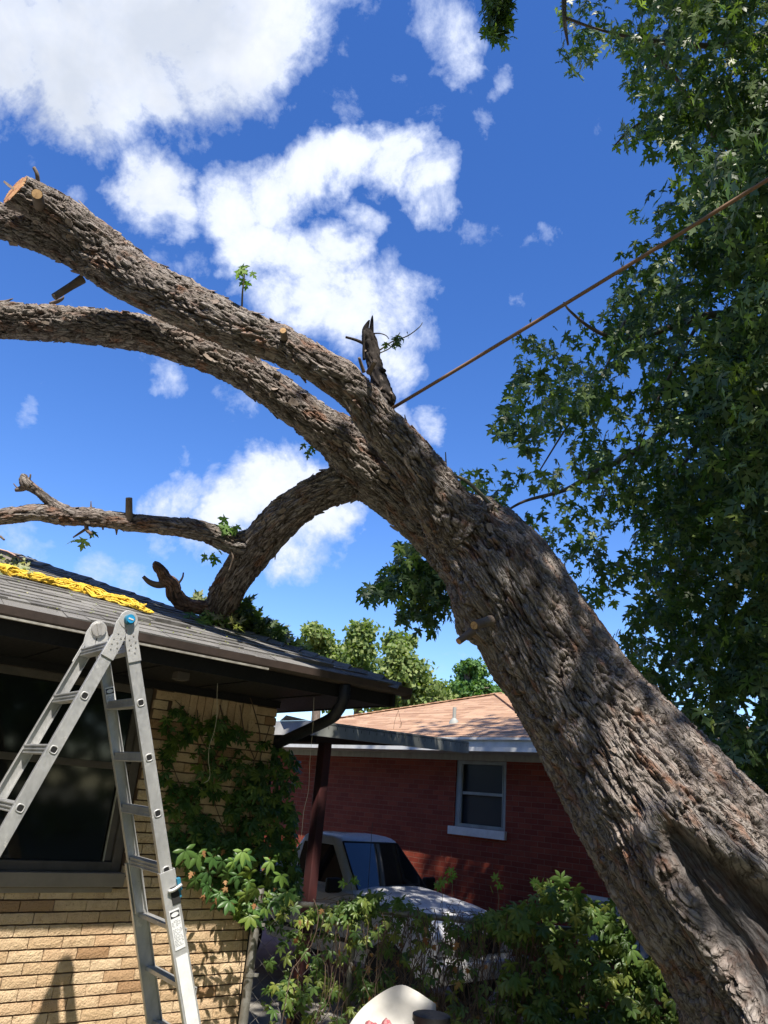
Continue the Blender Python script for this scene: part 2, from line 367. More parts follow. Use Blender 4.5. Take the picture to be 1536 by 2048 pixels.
# end wall and back walls
ew = MB(); ew.box(H(CU-.09, WD+4, 1.2), UX*.09, NX*3.82, (0, 0, 1.2)); ew.box(H(0, WD+7.8, 1.2), UX*(CU-.2), NX*.1, (0, 0, 1.2))
MT['brick_end'] = mat('tan_brick_plain', (.45, .3, .17), .9)[0]
ew.build('end_wall', MT['brick_end'], house)
inr = MB(); inr.box(H(.9, WD+2.5, .6), UX*2.1, NX*.02, (0, 0, 1.8)); inr.box(H(.9, WD+1.3, .05), UX*2.1, NX*1.1, (0, 0, .02)); inr.build('inner_wall', MT['darkpaint'], house)
# window ---------------------------------------------------------------
wn = MB()
for (a0, a1, z0, z1) in ((WL, WL+.06, 1.17, WTOP), (WU-.062, WU, 1.17, WTOP), (WL+.06, WU-.062, WTOP-.05, WTOP), (WL+.06, WU-.062, 1.17, 1.225), (WL+.06, WU-.062, 1.80, 1.845)):
    wbox(a0, a1, WD+.05, WD+.13, z0, z1, wn)
wn.box(H(WU-.085, WD+.10, 1.79), UX*.022, NX*.02, (0, 0, .56))
win = wn.build('window', MT['frame'], house, bevel=.003)
gl = MB(); gl.box(H((WL+WU)/2, WD+.105, 1.78), UX*((WU-WL)/2-.05), NX*.003, (0, 0, .57)); gl.build('pane', MT['glassdark'], win)
sl = MB(); wbox(WL-.1, WU+.012, WD-.035, WD+.12, 1.085, 1.168, sl); wbox(WL-.1, WU-.05, WD-.012, WD+.1, 1.05, 1.083, sl); sl.build('sill', MT['sill'], win, bevel=.004)
jm = MB(); wbox(WU-.0, WU+.055, WD+.0135, WD+.05, 1.17, 2.30, jm)
# bead of bright trim on glass edge
tr = MB(); wbox(WU-.118, WU-.108, WD+.075, WD+.088, 1.225, 1.79, tr); tr.build('glazing_bead', MT['lip'], win)
# soffit, frieze, fascia, gutter ----------------------------------------
SZ = 2.42
so = MB(); so.box(H((EU-4)/2-.01, (GD+.06+WD+.3)/2, SZ+.008), UX*((EU+4)/2-.02), NX*((WD+.3-GD-.06)/2), (0, 0, .008))
so.box(H((CU+EU)/2-.03, WD+3.6, SZ+.0085), UX*((EU-CU)/2+.02), NX*3.3, (0, 0, .008))
for u in np.arange(-3.6, EU, .61): so.box(H(u, (GD+WD)/2, SZ-.004), UX*.012, NX*(WD-GD-.1)/2, (0, 0, .004))
so.build('soffit', MT['darkpaint'], house)
fz = MB(); wbox(WL-.2, CU+.01, WD-.022, WD+.01, 2.368, SZ-.001, fz); fz.build('frieze_board', MT['darkpaint'], house)
fa = MB(); fa.box(H((EU-4)/2, GD+.05, 2.49), UX*((EU+4)/2), NX*.012, (0, 0, .078)); fa.box(H(EU-.012, WD+3.2, 2.49), UX*.012, NX*4.1, (0, 0, .078)); fa.build('fascia', MT['darkpaint'], house)
gt = MB()
prof = [(.030, 2.556), (.030, 2.500), (-.045, 2.500), (-.062, 2.512), (-.072, 2.556), (-.064, 2.557), (-.056, 2.515), (-.040, 2.508), (.022, 2.508), (.022, 2.556)]
segs = [-4.0, -1.0, 1.2, 2.3, 3.2, EU+.10]
pts0 = [H(-4, GD+a, z) for a, z in prof]; gt.prism(pts0, UX*(EU+.10+4))
for u in (EU+.085, EU+.10): gt.prism([H(u, GD+a, z) for a, z in ((.03, 2.556), (.03, 2.479), (-.045, 2.479), (-.06, 2.50), (-.07, 2.556))], UX*.006)
gut = gt.build('gutter', MT['brownpaint'], house)
lp = MB(); lp.box(H((EU-4)/2-.4, GD-.047, 2.495), UX*((EU+4)/2-.75), NX*.011, (0, 0, .006)); lp.build('gutter_lip', MT['lip'], gut)
# downspout
ds = MB()
P0 = pl(688, 1394, H(0, GD-.01, 0), NX); P0[2] = 2.50; P3 = H(CU+.055, WD+.12, 2.02)
dp = [P0, P0-[0, 0, .10], P0*.93+P3*.07-[0, 0, .15], P0*.80+P3*.20-[0, 0, .15], P0*.10+P3*.90+[0, 0, .03], P3, P3-[0, 0, .15], H(CU+.055, WD+.12, .1)]
dp = spline(dp, 5)
ds.tube(dp, .043, 8); ds.build('downspout', MT['navy'], house, smooth=True)
# soffit light box
lb = hz(362, 1352, SZ-.026); bx = MB(); bx.box(lb, UX*.042, NX*.042, (0, 0, .024)); bx.box(lb-[0, 0, .027], UX*.03, NX*.03, (0, 0, .003)); bx.build('junction_box', MT['frame'], house, bevel=.004)
# roof ------------------------------------------------------------------
m_, q, b = mat('asphalt_shingle', (.16, .155, .15), .92, 0, .25); c_ = q.new('ShaderNodeTexCoord').outputs['Object']; r_ = q.attr('rnd')
col = q.ramp(r_, [(0, (.085, .082, .08)), (.4, (.15, .145, .14)), (.75, (.20, .195, .185)), (1, (.12, .115, .11))])
gsp = q.noise(c_, 420, 2, .6); col = q.mix(q.rng(gsp, .52, .7, 0, .8), col, (.36, .35, .33))
col = q.mix(q.rng(q.noise(c_, 5, 6, .7), .5, .75, 0, .7), col, (.30, .295, .28))
q.put(b.inputs['Base Color'], col); q.put(b.inputs['Normal'], q.bump(q.math('ADD', gsp, q.noise(c_, 40, 3, .7)), .7, .004)); MT['shingle'] = m_
MS = .36; RZ = 2.575; GE = GD-.02
def RF(u, r, lift=0):  # point on roof plane: u along eave, r run back from the eave edge
    return H(u, GE+r, RZ+MS*r+lift)
UPS = nrm(RF(0, 1)-RF(0, 0)); RN = nrm(np.cross(UX, UPS)); RN = RN if RN[2] > 0 else -RN
cosr = 1/sqrt(1+MS*MS)
RMAX = 3.9
dk = MB(); dk.add([RF(-4, .02, -.02), RF(EU-.02, .02, -.02), RF(EU-RMAX, RMAX, -.02), RF(-4, RMAX, -.02)], [(0, 1, 2, 3)])
Cn = H(EU-.02, GE+.02, RZ-.02); Ap = RF(EU-RMAX, RMAX, -.02); Bn = H(EU-.02, GE+2*RMAX, RZ-.02)
dk.add([Cn, Bn, Ap], [(0, 1, 2)]); dk.add([Bn, H(-4, GE+2*RMAX, RZ-.02), RF(-4, RMAX, -.02), Ap], [(0, 1, 2, 3)])
roof = dk.build('roof', MT['shingle'], house)
sh = MB(); EXP = .127
n_c = int(RMAX/cosr/EXP)
for i in range(n_c):
    s0 = i*EXP-(.015 if i else .03); 
    u = -4+random.uniform(0, .2)
    while u < EU:
        w = random.choice((.12, .16, .2, .26, .33)); u1 = u+w
        r0 = s0*cosr; r1 = (s0+EXP*1.12)*cosr
        hip0 = EU-max(r0, 0)+.015; hip1 = EU-max(r1, 0)+.015
        if u >= hip0: break
        a0, a1 = u, min(u1, hip0); b1 = min(u1, hip1); b0 = min(u, hip1)
        lift = random.uniform(.004, .013)+(random.random() < .04)*.012; dj = random.uniform(-.005, .005)
        sag = -.010*(i == 0)*(1+sin(u*3.1))
        sh.cur = random.random()*.98+.01
        p = [RF(a0, r0+dj, sag)+RN*lift, RF(a1, r0+dj, sag)+RN*(lift+random.uniform(-.002, .002)), RF(b1, r1)+RN*.001, RF(b0, r1)+RN*.001]
        dn = RN*(-lift-(.016 if i == 0 else .001))
        sh.add(p+[x+dn for x in p[:2]], [(0, 1, 2, 3), (0, 4, 5, 1), (0, 3, 4), (1, 5, 2)])
        u = u1+.004
# end slope shingles, simple courses
sh.build('shingles', MT['shingle'], roof)
hc = MB()
hd_ = nrm(RF(EU-1, 1)-RF(EU, 0)); L = np.linalg.norm(RF(EU-RMAX, RMAX)-RF(EU, 0)); nh = nrm(RN+nrm(np.cross(hd_, [0, 0, 1]))*0.0+[0, 0, .3]); sx = nrm(np.cross(hd_, nh))
s = -.02
while s < L:
    ln = .24; P = RF(EU, 0)+hd_*s; lift = random.uniform(.018, .034); hc.cur = random.random()*.6+.01
    wv = random.uniform(.12, .15)
    rows = []
    for t, lf in ((0, lift), (.5, lift*.72), (1, .004)):
        for a, dz in ((-1, -.055), (-.5, -.018), (0, 0), (.5, -.018), (1, -.055)):
            rows.append(P+hd_*t*ln+sx*a*wv+nh*(lf+dz*.8)+nh*random.uniform(-.002, .002))
    fs = [(r*5+c, r*5+c+1, (r+1)*5+c+1, (r+1)*5+c) for r in range(2) for c in range(4)]
    base = [rows[c]-nh*(.012) for c in range(5)]
    hc.add(rows+base, fs+[(c, 15+c, 16+c, c+1) for c in range(4)])
    s += .135
hc.build('hip_cap', MT['shingle'], roof)

# ================================================================== RED BRICK HOUSE
def K(s, d, z): return V2*s+NB*d+np.array([0, 0, z])
red = empty('brick_house', K(0, 10, GY), 'red brick house with brown hip roof beyond the fence', 'house')
m_, q, b = mat('red_brick', (.1, .02, .02), .85, 0, .25)
tcn = q.new('ShaderNodeTexCoord').outputs['Object']
mp = q.mapping(tcn, (1, 1, 1), (0, 0, 0), (0, 0, -(pi/2-va)))
sp = q.new('ShaderNodeSeparateXYZ'); q.l.new(mp, sp.inputs[0]); cb = q.new('ShaderNodeCombineXYZ'); q.l.new(sp.outputs[0], cb.inputs[0]); q.l.new(sp.outputs[2], cb.inputs[1])
br = q.new('ShaderNodeTexBrick'); q.l.new(cb.outputs[0], br.inputs['Vector']); br.inputs['Scale'].default_value = 1.0
br.inputs['Brick Width'].default_value = .205; br.inputs['Row Height'].default_value = .0677; br.inputs['Mortar Size'].default_value = .0048; br.inputs['Mortar Smooth'].default_value = .3
br.inputs['Color1'].default_value = (.20, .033, .018, 1); br.inputs['Color2'].default_value = (.30, .062, .033, 1); br.inputs['Mortar'].default_value = (.25, .115, .08, 1); br.inputs['Bias'].default_value = -.2
col = q.mix(q.rng(q.noise(tcn, 4, 6, .7), .45, .75, 0, .6), br.outputs[0], (.15, .028, .018))
q.put(b.inputs['Base Color'], col)
q.put(b.inputs['Normal'], q.bump(q.math('ADD', q.math('MULTIPLY', br.outputs[1], -1), q.math('MULTIPLY', q.noise(tcn, 60, 4, .7), .35)), .9, .008)); MT['redbrick'] = m_
rw = MB(); RWD = 9.0
P_l = pl(913, 1522, CC+NB*RWD, NB); P_r = pl(1013, 1524, CC+NB*RWD, NB)
sL, sR = float(P_l@V2), float(P_r@V2)          # window edges along the wall
wz0, wz1 = 1.50, 2.40
S0, S1 = -6.0, 15.0
def rbox(mb, s0, s1, d0, d1, z0, z1): mb.box(K((s0+s1)/2, (d0+d1)/2, (z0+z1)/2), V2*(s1-s0)/2, NB*(d1-d0)/2, (0, 0, (z1-z0)/2))
rbox(rw, sL, S1, RWD, RWD+.2, GY, 2.5); rbox(rw, S0, sR, RWD, RWD+.2, GY, 2.5)
rbox(rw, sR, sL, RWD, RWD+.2, GY, wz0); rbox(rw, sR, sL, RWD, RWD+.2, wz1, 2.5)
rbox(rw, S1-.2, S1, RWD+.2, RWD+9, GY, 2.5); rbox(rw, S0, S0+.2, RWD+.2, RWD+9, GY, 2.5)
rw.build('wall', MT['redbrick'], red)
w2 = MB()
for (a0, a1, z0, z1, d0, d1) in ((sR, sR+.055, wz0, wz1, .02, .1), (sL-.085, sL, wz0, wz1, .02, .1), (sR+.055, sL-.085, wz1-.05, wz1, .02, .1), (sR+.055, sL-.085, wz0, wz0+.045, .02, .1), (sR+.055, sL-.085, 1.935, 1.975, .03, .07)):
    rbox(w2, a0, a1, RWD+d0, RWD+d1, z0, z1)
w2.box(K(sL-.10, RWD+.03, (wz0+wz1)/2), V2*.008, NB*.012, (0, 0, (wz1-wz0)/2-.05)); w2.box(K(sR+.068, RWD+.03, (wz0+wz1)/2), V2*.008, NB*.012, (0, 0, (wz1-wz0)/2-.05))
win2 = w2.build('window', MT['greymetal'], red, bevel=.003)
m_, q, b = mat('window_screen', (.03, .035, .038), .35, 0, .4); MT['screen'] = m_
g2 = MB(); rbox(g2, sR+.04, sL-.07, RWD+.075, RWD+.08, wz0+.03, wz1-.03); g2.build('pane', MT['screen'], win2)
s2 = MB(); rbox(s2, sR-.03, sL+.07, RWD-.05, RWD+.1, wz0-.11, wz0-.002); s2.build('sill', MT['white'], win2, bevel=.004)
# lower white-framed window behind the hedge
pv = pl(1157, 1786, CC+NB*RWD, NB); pv2 = pl(1262, 1806, CC+NB*RWD, NB)
lo = MB(); a0, a1 = sorted((float(pv@V2), float(pv2@V2))); zt = float(pv[2])
rbox(lo, a0-.5, a1, RWD-.03, RWD-.002, zt-.045, zt); rbox(lo, a1-.05, a1, RWD-.03, RWD-.002, zt-.6, zt-.045); w3 = lo.build('window', MT['white'], red)
tag(w3, 'white-framed lower window just above the hedge'); lg = MB(); rbox(lg, a0-.5, a1-.05, RWD-.02, RWD-.006, zt-.6, zt-.045); lg.build('pane', mat('pale_pane', (.35, .38, .42), .2)[0], w3)
fr = MB(); rbox(fr, S0, S1, RWD-.035, RWD-.002, 2.40, 2.5); rbox(fr, S0, S1, RWD-.5, RWD-.035, 2.487, 2.5); fr.build('soffit', MT['cream'], red)
fr = MB(); rbox(fr, S0-.5, S1+.5, RWD-.525, RWD-.5, 2.487, 2.66); rbox(fr, S0-.5, S1+.5, RWD-.56, RWD-.527, 2.635, 2.665)
fr.build('fascia', MT['white'], red)
# roof: hip end facing the camera
m_, q, b = mat('brown_shingle', (.4, .25, .18), .9, 0, .2); c_ = q.new('ShaderNodeTexCoord').outputs['Object']; r_ = q.attr('rnd')
col = q.ramp(r_, [(0, (.36, .215, .135)), (.5, (.46, .29, .185)), (1, (.54, .36, .235))]); col = q.mix(q.rng(q.noise(c_, 14, 5, .7), .45, .7, 0, .6), col, (.36, .235, .18))
col = q.mix(q.rng(q.noise(c_, 150, 2, .6), .5, .7, 0, .5), col, (.22, .14, .11))
q.put(b.inputs['Base Color'], col); q.put(b.inputs['Normal'], q.bump(q.noise(c_, 60, 3, .7), .5, .006)); MT['brownshingle'] = m_
ED = RWD-.54; apex = np.array([2.58, 14.98, 0]); sA = float(apex@V2); BK = 3.68; MR = .33; EZ = 2.67
rr = MB(); cl = K(sA+BK, ED, EZ-.02); crr = K(sA-BK, ED, EZ-.02); ap = K(sA, ED+BK, EZ+MR*BK-.02); ap2 = K(sA, ED+BK+5, EZ+MR*BK-.02)
rr.add([cl, crr, ap, K(sA+BK, ED+12, EZ-.02), K(sA-BK, ED+12, EZ-.02), ap2], [(0, 2, 1), (0, 3, 5, 2), (1, 2, 5, 4)])
r2 = rr.build('roof', MT['brownshingle'], red)
rs = MB(); e2 = .125; nn_ = int(BK/e2)+1
for i in range(nn_):
    r0 = i*e2*.95; r1 = r0+e2*1.05; hw0 = BK-r0; hw1 = max(BK-r1, 0)
    if hw0 <= .02: break
    s = -hw0; 
    while s < hw0:
        w = random.choice((.2, .3, .33, .45)); s1 = min(s+w, hw0); lf = random.uniform(.004, .012); rs.cur = random.random()*.98+.01
        c0 = max(min(s, hw1), -hw1); c1 = max(min(s1, hw1), -hw1)
        p = [K(sA+s, ED+r0, EZ+MR*r0+lf), K(sA+s1, ED+r0, EZ+MR*r0+lf), K(sA+c1, ED+r1, EZ+MR*r1), K(sA+c0, ED+r1, EZ+MR*r1)]
        rs.add(p+[p[0]-[0, 0, lf+.01], p[1]-[0, 0, lf+.01]], [(0, 1, 2, 3), (0, 4, 5, 1)]); s = s1
rs.build('shingles', MT['brownshingle'], r2)
for sg in (1, -1):
    h2 = MB()
    for i in range(30):
        t = i/30; p = K(sA+sg*BK*(1-t), ED+BK*t, EZ+MR*BK*t); p1 = K(sA+sg*BK*(1-t-.045), ED+BK*(t+.045), EZ+MR*BK*(t+.045)); h2.cur = random.random()
        h2.bar(p+[0, 0, .02], p1+[0, 0, .008], .2, .012)
    h2.build('hip_cap', MT['brownshingle'], r2)
# vent pipe through the roof
def on_red_roof(x, y):
    nn = nrm(np.cross(V2, K(0, 1, MR)-K(0, 0, 0))); return pl(x, y, K(0, ED, EZ), nn)
vp = on_red_roof(908, 1446); v_ = MB(); v_.tube([vp-[0, 0, .05], vp+[0, 0, .24]], .028, 12); vo = v_.build('vent_pipe', MT['greymetal'], r2, smooth=False, auto=True)
v_ = MB(); v_.tube([vp-[0, 0, .03], vp+[0, 0, .03], vp+[0, 0, .075]], [.085, .07, .03], 14); v_.box(vp-[0, 0, .012]-NB*.02, V2*.14, nrm(NB+[0, 0, MR])*.12, np.cross(V2, nrm(NB+[0, 0, MR]))*.004)
v_.build('pipe_flashing', MT['greymetal'], vo, auto=True)

# ================================================================== CARPORT
cpc = hz(632, 1441, 2.40); cpi = hz(938, 1483, 2.50)
cp = empty('carport', (cpc[0], cpc[1], GY), 'flat metal carport roof on a maroon post over the white truck', 'carport')
D1 = nrm(cpi-cpc); DV = V2
c4 = cpc+DV*5; i4 = cpi+DV*5
t_ = MB(); up = np.array([0, 0, 1.])
t_.prism([cpc-up*.03, cpi-up*.03, i4-up*.03, c4-up*.03], up*.012)
for k_ in range(22): # ribs of the pans
    a = cpc+(cpi-cpc)*(k_+.5)/22-up*.05; t_.bar(a, a+DV*5, .012, .03)
t_.build('roof_panel', MT['darkpaint'], cp)
t_ = MB()
def trim(a, b): 
    dd = nrm(b-a); o = nrm(np.cross(dd, up)); 
    t_.prism([a, a-up*.135, a-up*.135+o*-.05, a-up*.125+o*-.05, a-up*.125-o*.004, a-o*.004], b-a)
trim(cpc, cpi)
fe = t_.build('front_fascia', MT['greymetal'], cp)
t_ = MB(); a = cpc-D1*.004; t_.prism([a, a-up*.13, a-up*.13+D1*.012, a+D1*.012], DV*5); 
# torn flap of metal at the corner
t_.add([a+DV*.1+up*.002, a+DV*.55+up*.002, a+DV*.4+up*.05-D1*.05], [(0, 1, 2)]); t_.build('side_fascia', MT['white'], cp)
pp = hz(650, 1490, 2.22); t_ = MB(); t_.box((pp[0], pp[1], (2.24+GY)/2), nrm(DV)*.05, NB*.05, (0, 0, (2.24-GY)/2)); t_.build('post', MT['maroon'], cp, bevel=.008)
p2 = pp+DV*3; t_ = MB(); t_.box((p2[0], p2[1], (2.24+GY)/2), nrm(DV)*.05, NB*.05, (0, 0, (2.24-GY)/2)); t_.build('post', MT['maroon'], cp, bevel=.008)
t_ = MB(); a = cpc+D1*.1-up*.15; t_.bar(a+DV*.1, a+DV*4.9, .05, .08); t_.build('beam', MT['darkpaint'], cp)

# ================================================================== FAR HOUSE at right
fh = empty('brick_house', (9.2, 19, GY), 'dim house roof glimpsed through the leaves at the lower right', 'house')
t_ = MB(); zc = 3.1; 
t_.add([(7.0, 17.0, 2.9), (15, 17.5, 2.5), (15, 24, 2.5), (6.5, 24, 2.5), (8.6, 19.5, 4.35), (14, 20.3, 4.15)], [(0, 1, 5, 4), (1, 2, 5), (2, 3, 4, 5), (3, 0, 4)])
t_.build('roof', worn('dark_old_shingle', (.16, .12, .10), (.09, .07, .06), .9, 0, 8, .3, 60), fh)
t_ = MB(); t_.box((11, 20.8, 1.2), (3.6, .2, 0), (0, 3, 0), (0, 0, 1.47)); t_.build('wall', MT['brick_end'], fh)
# ================================================================== LEANING TREE
def hash3(i, j, k_, s):
    h = (i.astype(np.int64)*73856093 ^ j.astype(np.int64)*19349663 ^ k_.astype(np.int64)*83492791 ^ (s*2654435761)) & 0xffffffff
    h = (h ^ (h >> 15))*2246822519 & 0xffffffff; h = (h ^ (h >> 13))*3266489917 & 0xffffffff; h = h ^ (h >> 16)
    return h/4294967295.0
GR = np.array([(1,1,0),(-1,1,0),(1,-1,0),(-1,-1,0),(1,0,1),(-1,0,1),(1,0,-1),(-1,0,-1),(0,1,1),(0,-1,1),(0,1,-1),(0,-1,-1)], float)
def vnoise(p, s=0):
    """gradient noise in 0..1"""
    f = np.floor(p).astype(np.int64); u = p-f; t = u*u*u*(u*(u*6-15)+10); r = 0
    for a in (0, 1):
        for b_ in (0, 1):
            for c in (0, 1):
                w = (t[:, 0] if a else 1-t[:, 0])*(t[:, 1] if b_ else 1-t[:, 1])*(t[:, 2] if c else 1-t[:, 2])
                g = GR[(hash3(f[:, 0]+a, f[:, 1]+b_, f[:, 2]+c, s)*11.999).astype(int)]
                r = r+w*((u[:, 0]-a)*g[:, 0]+(u[:, 1]-b_)*g[:, 1]+(u[:, 2]-c)*g[:, 2])
    return np.clip(.5+r*.62, 0, 1)
def fbm(p, o=4, s=0, g=.5):
    r = 0; a = .5; tot = 0
    for i in range(o): r = r+a*vnoise(p*(2.03**i)+i*7.3, s+i); tot += a; a *= g
    return r/tot
def worley(p, s=0, jit=.9):
    f = np.floor(p).astype(np.int64); n = len(p); F1 = np.full(n, 9.); F2 = np.full(n, 9.); cid = np.zeros(n); off = np.zeros((n, 3))
    for a in (-1, 0, 1):
        for b_ in (-1, 0, 1):
            for c in (-1, 0, 1):
                i, j, k_ = f[:, 0]+a, f[:, 1]+b_, f[:, 2]+c
                cx = np.stack([i+.5+jit*(hash3(i, j, k_, s)-.5), j+.5+jit*(hash3(i, j, k_, s+1)-.5), k_+.5+jit*(hash3(i, j, k_, s+2)-.5)], 1)
                d = p-cx; D = np.sqrt((d**2).sum(1)); m1 = D < F1
                F2 = np.where(m1, F1, np.minimum(F2, D)); cid = np.where(m1, hash3(i, j, k_, s+3), cid); off = np.where(m1[:, None], d, off); F1 = np.where(m1, D, F1)
    return F1, F2, cid, off
# skeleton: photo x, y, radius in photo px, depth in metres
BR = {
 'trunk': [(1870, 2570, 340, 3.45), (1780, 2340, 300, 3.5), (1668, 2110, 252, 3.7), (1516, 1866, 202, 3.95), (1405, 1730, 185, 4.1), (1317, 1612, 162, 4.25), (1226, 1490, 138, 4.45), (1140, 1368, 121, 4.65), (1068, 1258, 113, 4.8), (1002, 1150, 106, 4.95), (948, 1085, 90, 5.08)],
 'front_limb': [(945, 1085, 74, 5.0), (900, 1030, 57, 4.97), (862, 975, 50, 4.95), (812, 905, 43, 4.95), (757, 845, 41, 4.95), (705, 783, 39, 4.95), (640, 734, 37, 4.93), (560, 690, 39, 5.0), (480, 660, 44, 5.08), (400, 622, 48, 5.18), (300, 576, 51, 5.35), (210, 522, 52, 5.5), (140, 488, 42, 5.55), (60, 460, 37, 5.6), (-20, 436, 36, 5.65), (-180, 400, 34, 5.75), (-420, 350, 30, 5.9)],
 'cut_limb': [(230, 520, 46, 5.48), (165, 468, 44, 5.46), (110, 425, 40, 5.42), (62, 398, 36, 5.37), (27, 381, 34.5, 5.33)],
 'back_limb': [(945, 1085, 82, 5.2), (880, 1040, 72, 5.28), (812, 990, 61, 5.35), (745, 938, 58, 5.4), (690, 885, 50, 5.4), (640, 850, 42, 5.38), (575, 802, 40, 5.42), (500, 748, 41, 5.5), (400, 702, 41, 5.62), (300, 670, 41, 5.75), (200, 655, 40, 5.9), (100, 646, 39, 6.05), (0, 640, 38, 6.15), (-150, 632, 36, 6.3), (-420, 640, 32, 6.5)],
 'arched_limb': [(800, 985, 55, 5.4), (740, 960, 46, 5.42), (690, 965, 40, 5.45), (640, 985, 39, 5.5), (590, 1015, 39, 5.55), (550, 1052, 40, 5.62), (515, 1095, 40, 5.7), (485, 1135, 37, 5.78), (462, 1170, 35, 5.85), (443, 1212, 35, 5.92), (436, 1262, 42, 6.0)],
 'side_limb': [(500, 1090, 30, 5.68), (465, 1085, 22, 5.66), (400, 1061, 19, 5.62), (345, 1053, 17, 5.6), (300, 1048, 16.5, 5.56), (250, 1043, 17, 5.52), (210, 1038, 16.5, 5.5), (165, 1033, 18, 5.46), (130, 1031, 18, 5.45), (80, 1026, 17, 5.42), (30, 1030, 16, 5.4), (-30, 1040, 15, 5.35), (-160, 1080, 14, 5.3), (-330, 1150, 12, 5.2)],
 'broken_snag': [(428, 1222, 17, 5.88), (405, 1216, 14, 5.86), (375, 1211, 14.5, 5.84), (352, 1192, 15, 5.82), (345, 1170, 13.5, 5.8), (332, 1158, 12.5, 5.8), (322, 1142, 11, 5.78), (313, 1130, 8.5, 5.78)],
 'dark_stub': [(775, 800, 22, 5.15), (760, 765, 20.5, 5.2), (750, 735, 18.5, 5.25), (744, 705, 18.5, 5.28), (738, 682, 18.5, 5.3), (735, 668, 14, 5.3)],
 'broken_branch': [(135, 1028, 15, 5.45), (108, 1010, 11, 5.44), (88, 994, 9, 5.43), (66, 977, 9, 5.42), (52, 968, 11, 5.4), (47, 955, 7, 5.4)],
}
for nm_, k_, x_ in (('front_limb', .93, 800), ('cut_limb', .95, 800), ('back_limb', .86, 640), ('arched_limb', .91, 720), ('dark_stub', .82, 2000)):
    BR[nm_] = [(p[0], p[1], p[2]*(k_ if p[0] < x_-80 else 1+(k_-1)*min(1, max(0, (x_+80-p[0])/160))), p[3]) for p in BR[nm_]]
names = list(BR); segA = []; segB = []; ra = []; rb = []; bid = []; s0s = []; frames = []
for bi, nm in enumerate(names):
    pts = spline(BR[nm], 4); P = [at(p[0], p[1], p[3]) for p in pts]; R_ = [p[2]*p[3]/FPX for p in pts]
    s = 0; t = nrm(P[1]-P[0]); x = nrm(np.cross(t, [0.2, .1, 1.]))
    for i in range(len(P)-1):
        t = nrm(P[i+1]-P[i]); x = nrm(x-t*(x@t)); y = np.cross(t, x)
        segA.append(P[i]); segB.append(P[i+1]); ra.append(R_[i]); rb.append(R_[i+1]); bid.append(bi); s0s.append(s); frames.append((x, y)); s += np.linalg.norm(P[i+1]-P[i])
segA = np.array(segA); segB = np.array(segB); ra = np.array(ra); rb = np.array(rb); bid = np.array(bid); s0s = np.array(s0s)
FX = np.array([f[0] for f in frames]); FY = np.array([f[1] for f in frames])
def sdf(Pv, smooth=.05, info=False):
    n = len(Pv); nb_ = len(names); best = np.full((n, nb_), 9.); wS = np.zeros((n, nb_)); wX = np.zeros((n, nb_)); wY = np.zeros((n, nb_)); wR = np.zeros((n, nb_)); wT = np.zeros((n, nb_), int); wW = np.zeros((n, nb_))
    for i in range(len(segA)):
        ab = segB[i]-segA[i]; L2 = ab@ab; mid = (segA[i]+segB[i])/2
        Q = np.nonzero(((Pv-mid)**2).sum(1) < (sqrt(L2)/2+max(ra[i], rb[i])+.14)**2)[0]
        if not len(Q): continue
        ap = Pv[Q]-segA[i]; t = np.clip(ap@ab/L2, 0, 1); r = ra[i]+(rb[i]-ra[i])*t
        D = ap-t[:, None]*ab; d = np.sqrt((D**2).sum(1))-r; c = bid[i]; m = d < best[Q, c]; Qm = Q[m]; best[Qm, c] = d[m]
        if info:
            wR[Qm, c] = r[m]; wT[Qm, c] = i
            tu = ap@ab/L2; Du = ap-tu[:, None]*ab; w_ = np.exp(-np.clip(d, -.2, 1)/.011)+1e-12   # blend the bark coordinates over neighbouring bones
            wW[Q, c] += w_; wS[Q, c] += w_*(s0s[i]+tu*sqrt(L2)); wX[Q, c] += w_*(Du@FX[i]); wY[Q, c] += w_*(Du@FY[i])
    d = best[:, 0]
    for c in range(1, nb_):
        kk = smooth*(1.0 if c in (1, 3, 4) else .45)
        h = np.clip(.5+.5*(best[:, c]-d)/kk, 0, 1); d = best[:, c]*(1-h)+d*h-kk*h*(1-h)
    if info:
        c = best.argmin(1); ii = np.arange(n); ww = wW[ii, c]; return d, c, wS[ii, c]/ww, wX[ii, c]/ww, wY[ii, c]/ww, wR[ii, c], wT[ii, c]
    return d
raw = MB()
for bi, nm in enumerate(names):
    pts = spline(BR[nm], 4); raw.tube([at(p[0], p[1], p[3]) for p in pts], [p[2]*p[3]/FPX for p in pts], 28)
ro = raw.build('raw', None); VOX = .0062
md = ro.modifiers.new('r', 'REMESH'); md.mode = 'VOXEL'; md.voxel_size = VOX
dg = bpy.context.evaluated_depsgraph_get(); me = ro.evaluated_get(dg).to_mesh()
nv = len(me.vertices); V = np.zeros(nv*3, np.float32); me.vertices.foreach_get('co', V); V = V.reshape(-1, 3).astype(float)
nf = len(me.polygons); lv = np.zeros(len(me.loops), np.int32); me.loops.foreach_get('vertex_index', lv); lt = np.zeros(nf, np.int32); me.polygons.foreach_get('loop_total', lt)
assert (lt == 4).all(); Fq = lv.reshape(-1, 4)
ro.evaluated_get(dg).to_mesh_clear(); bpy.data.objects.remove(ro)
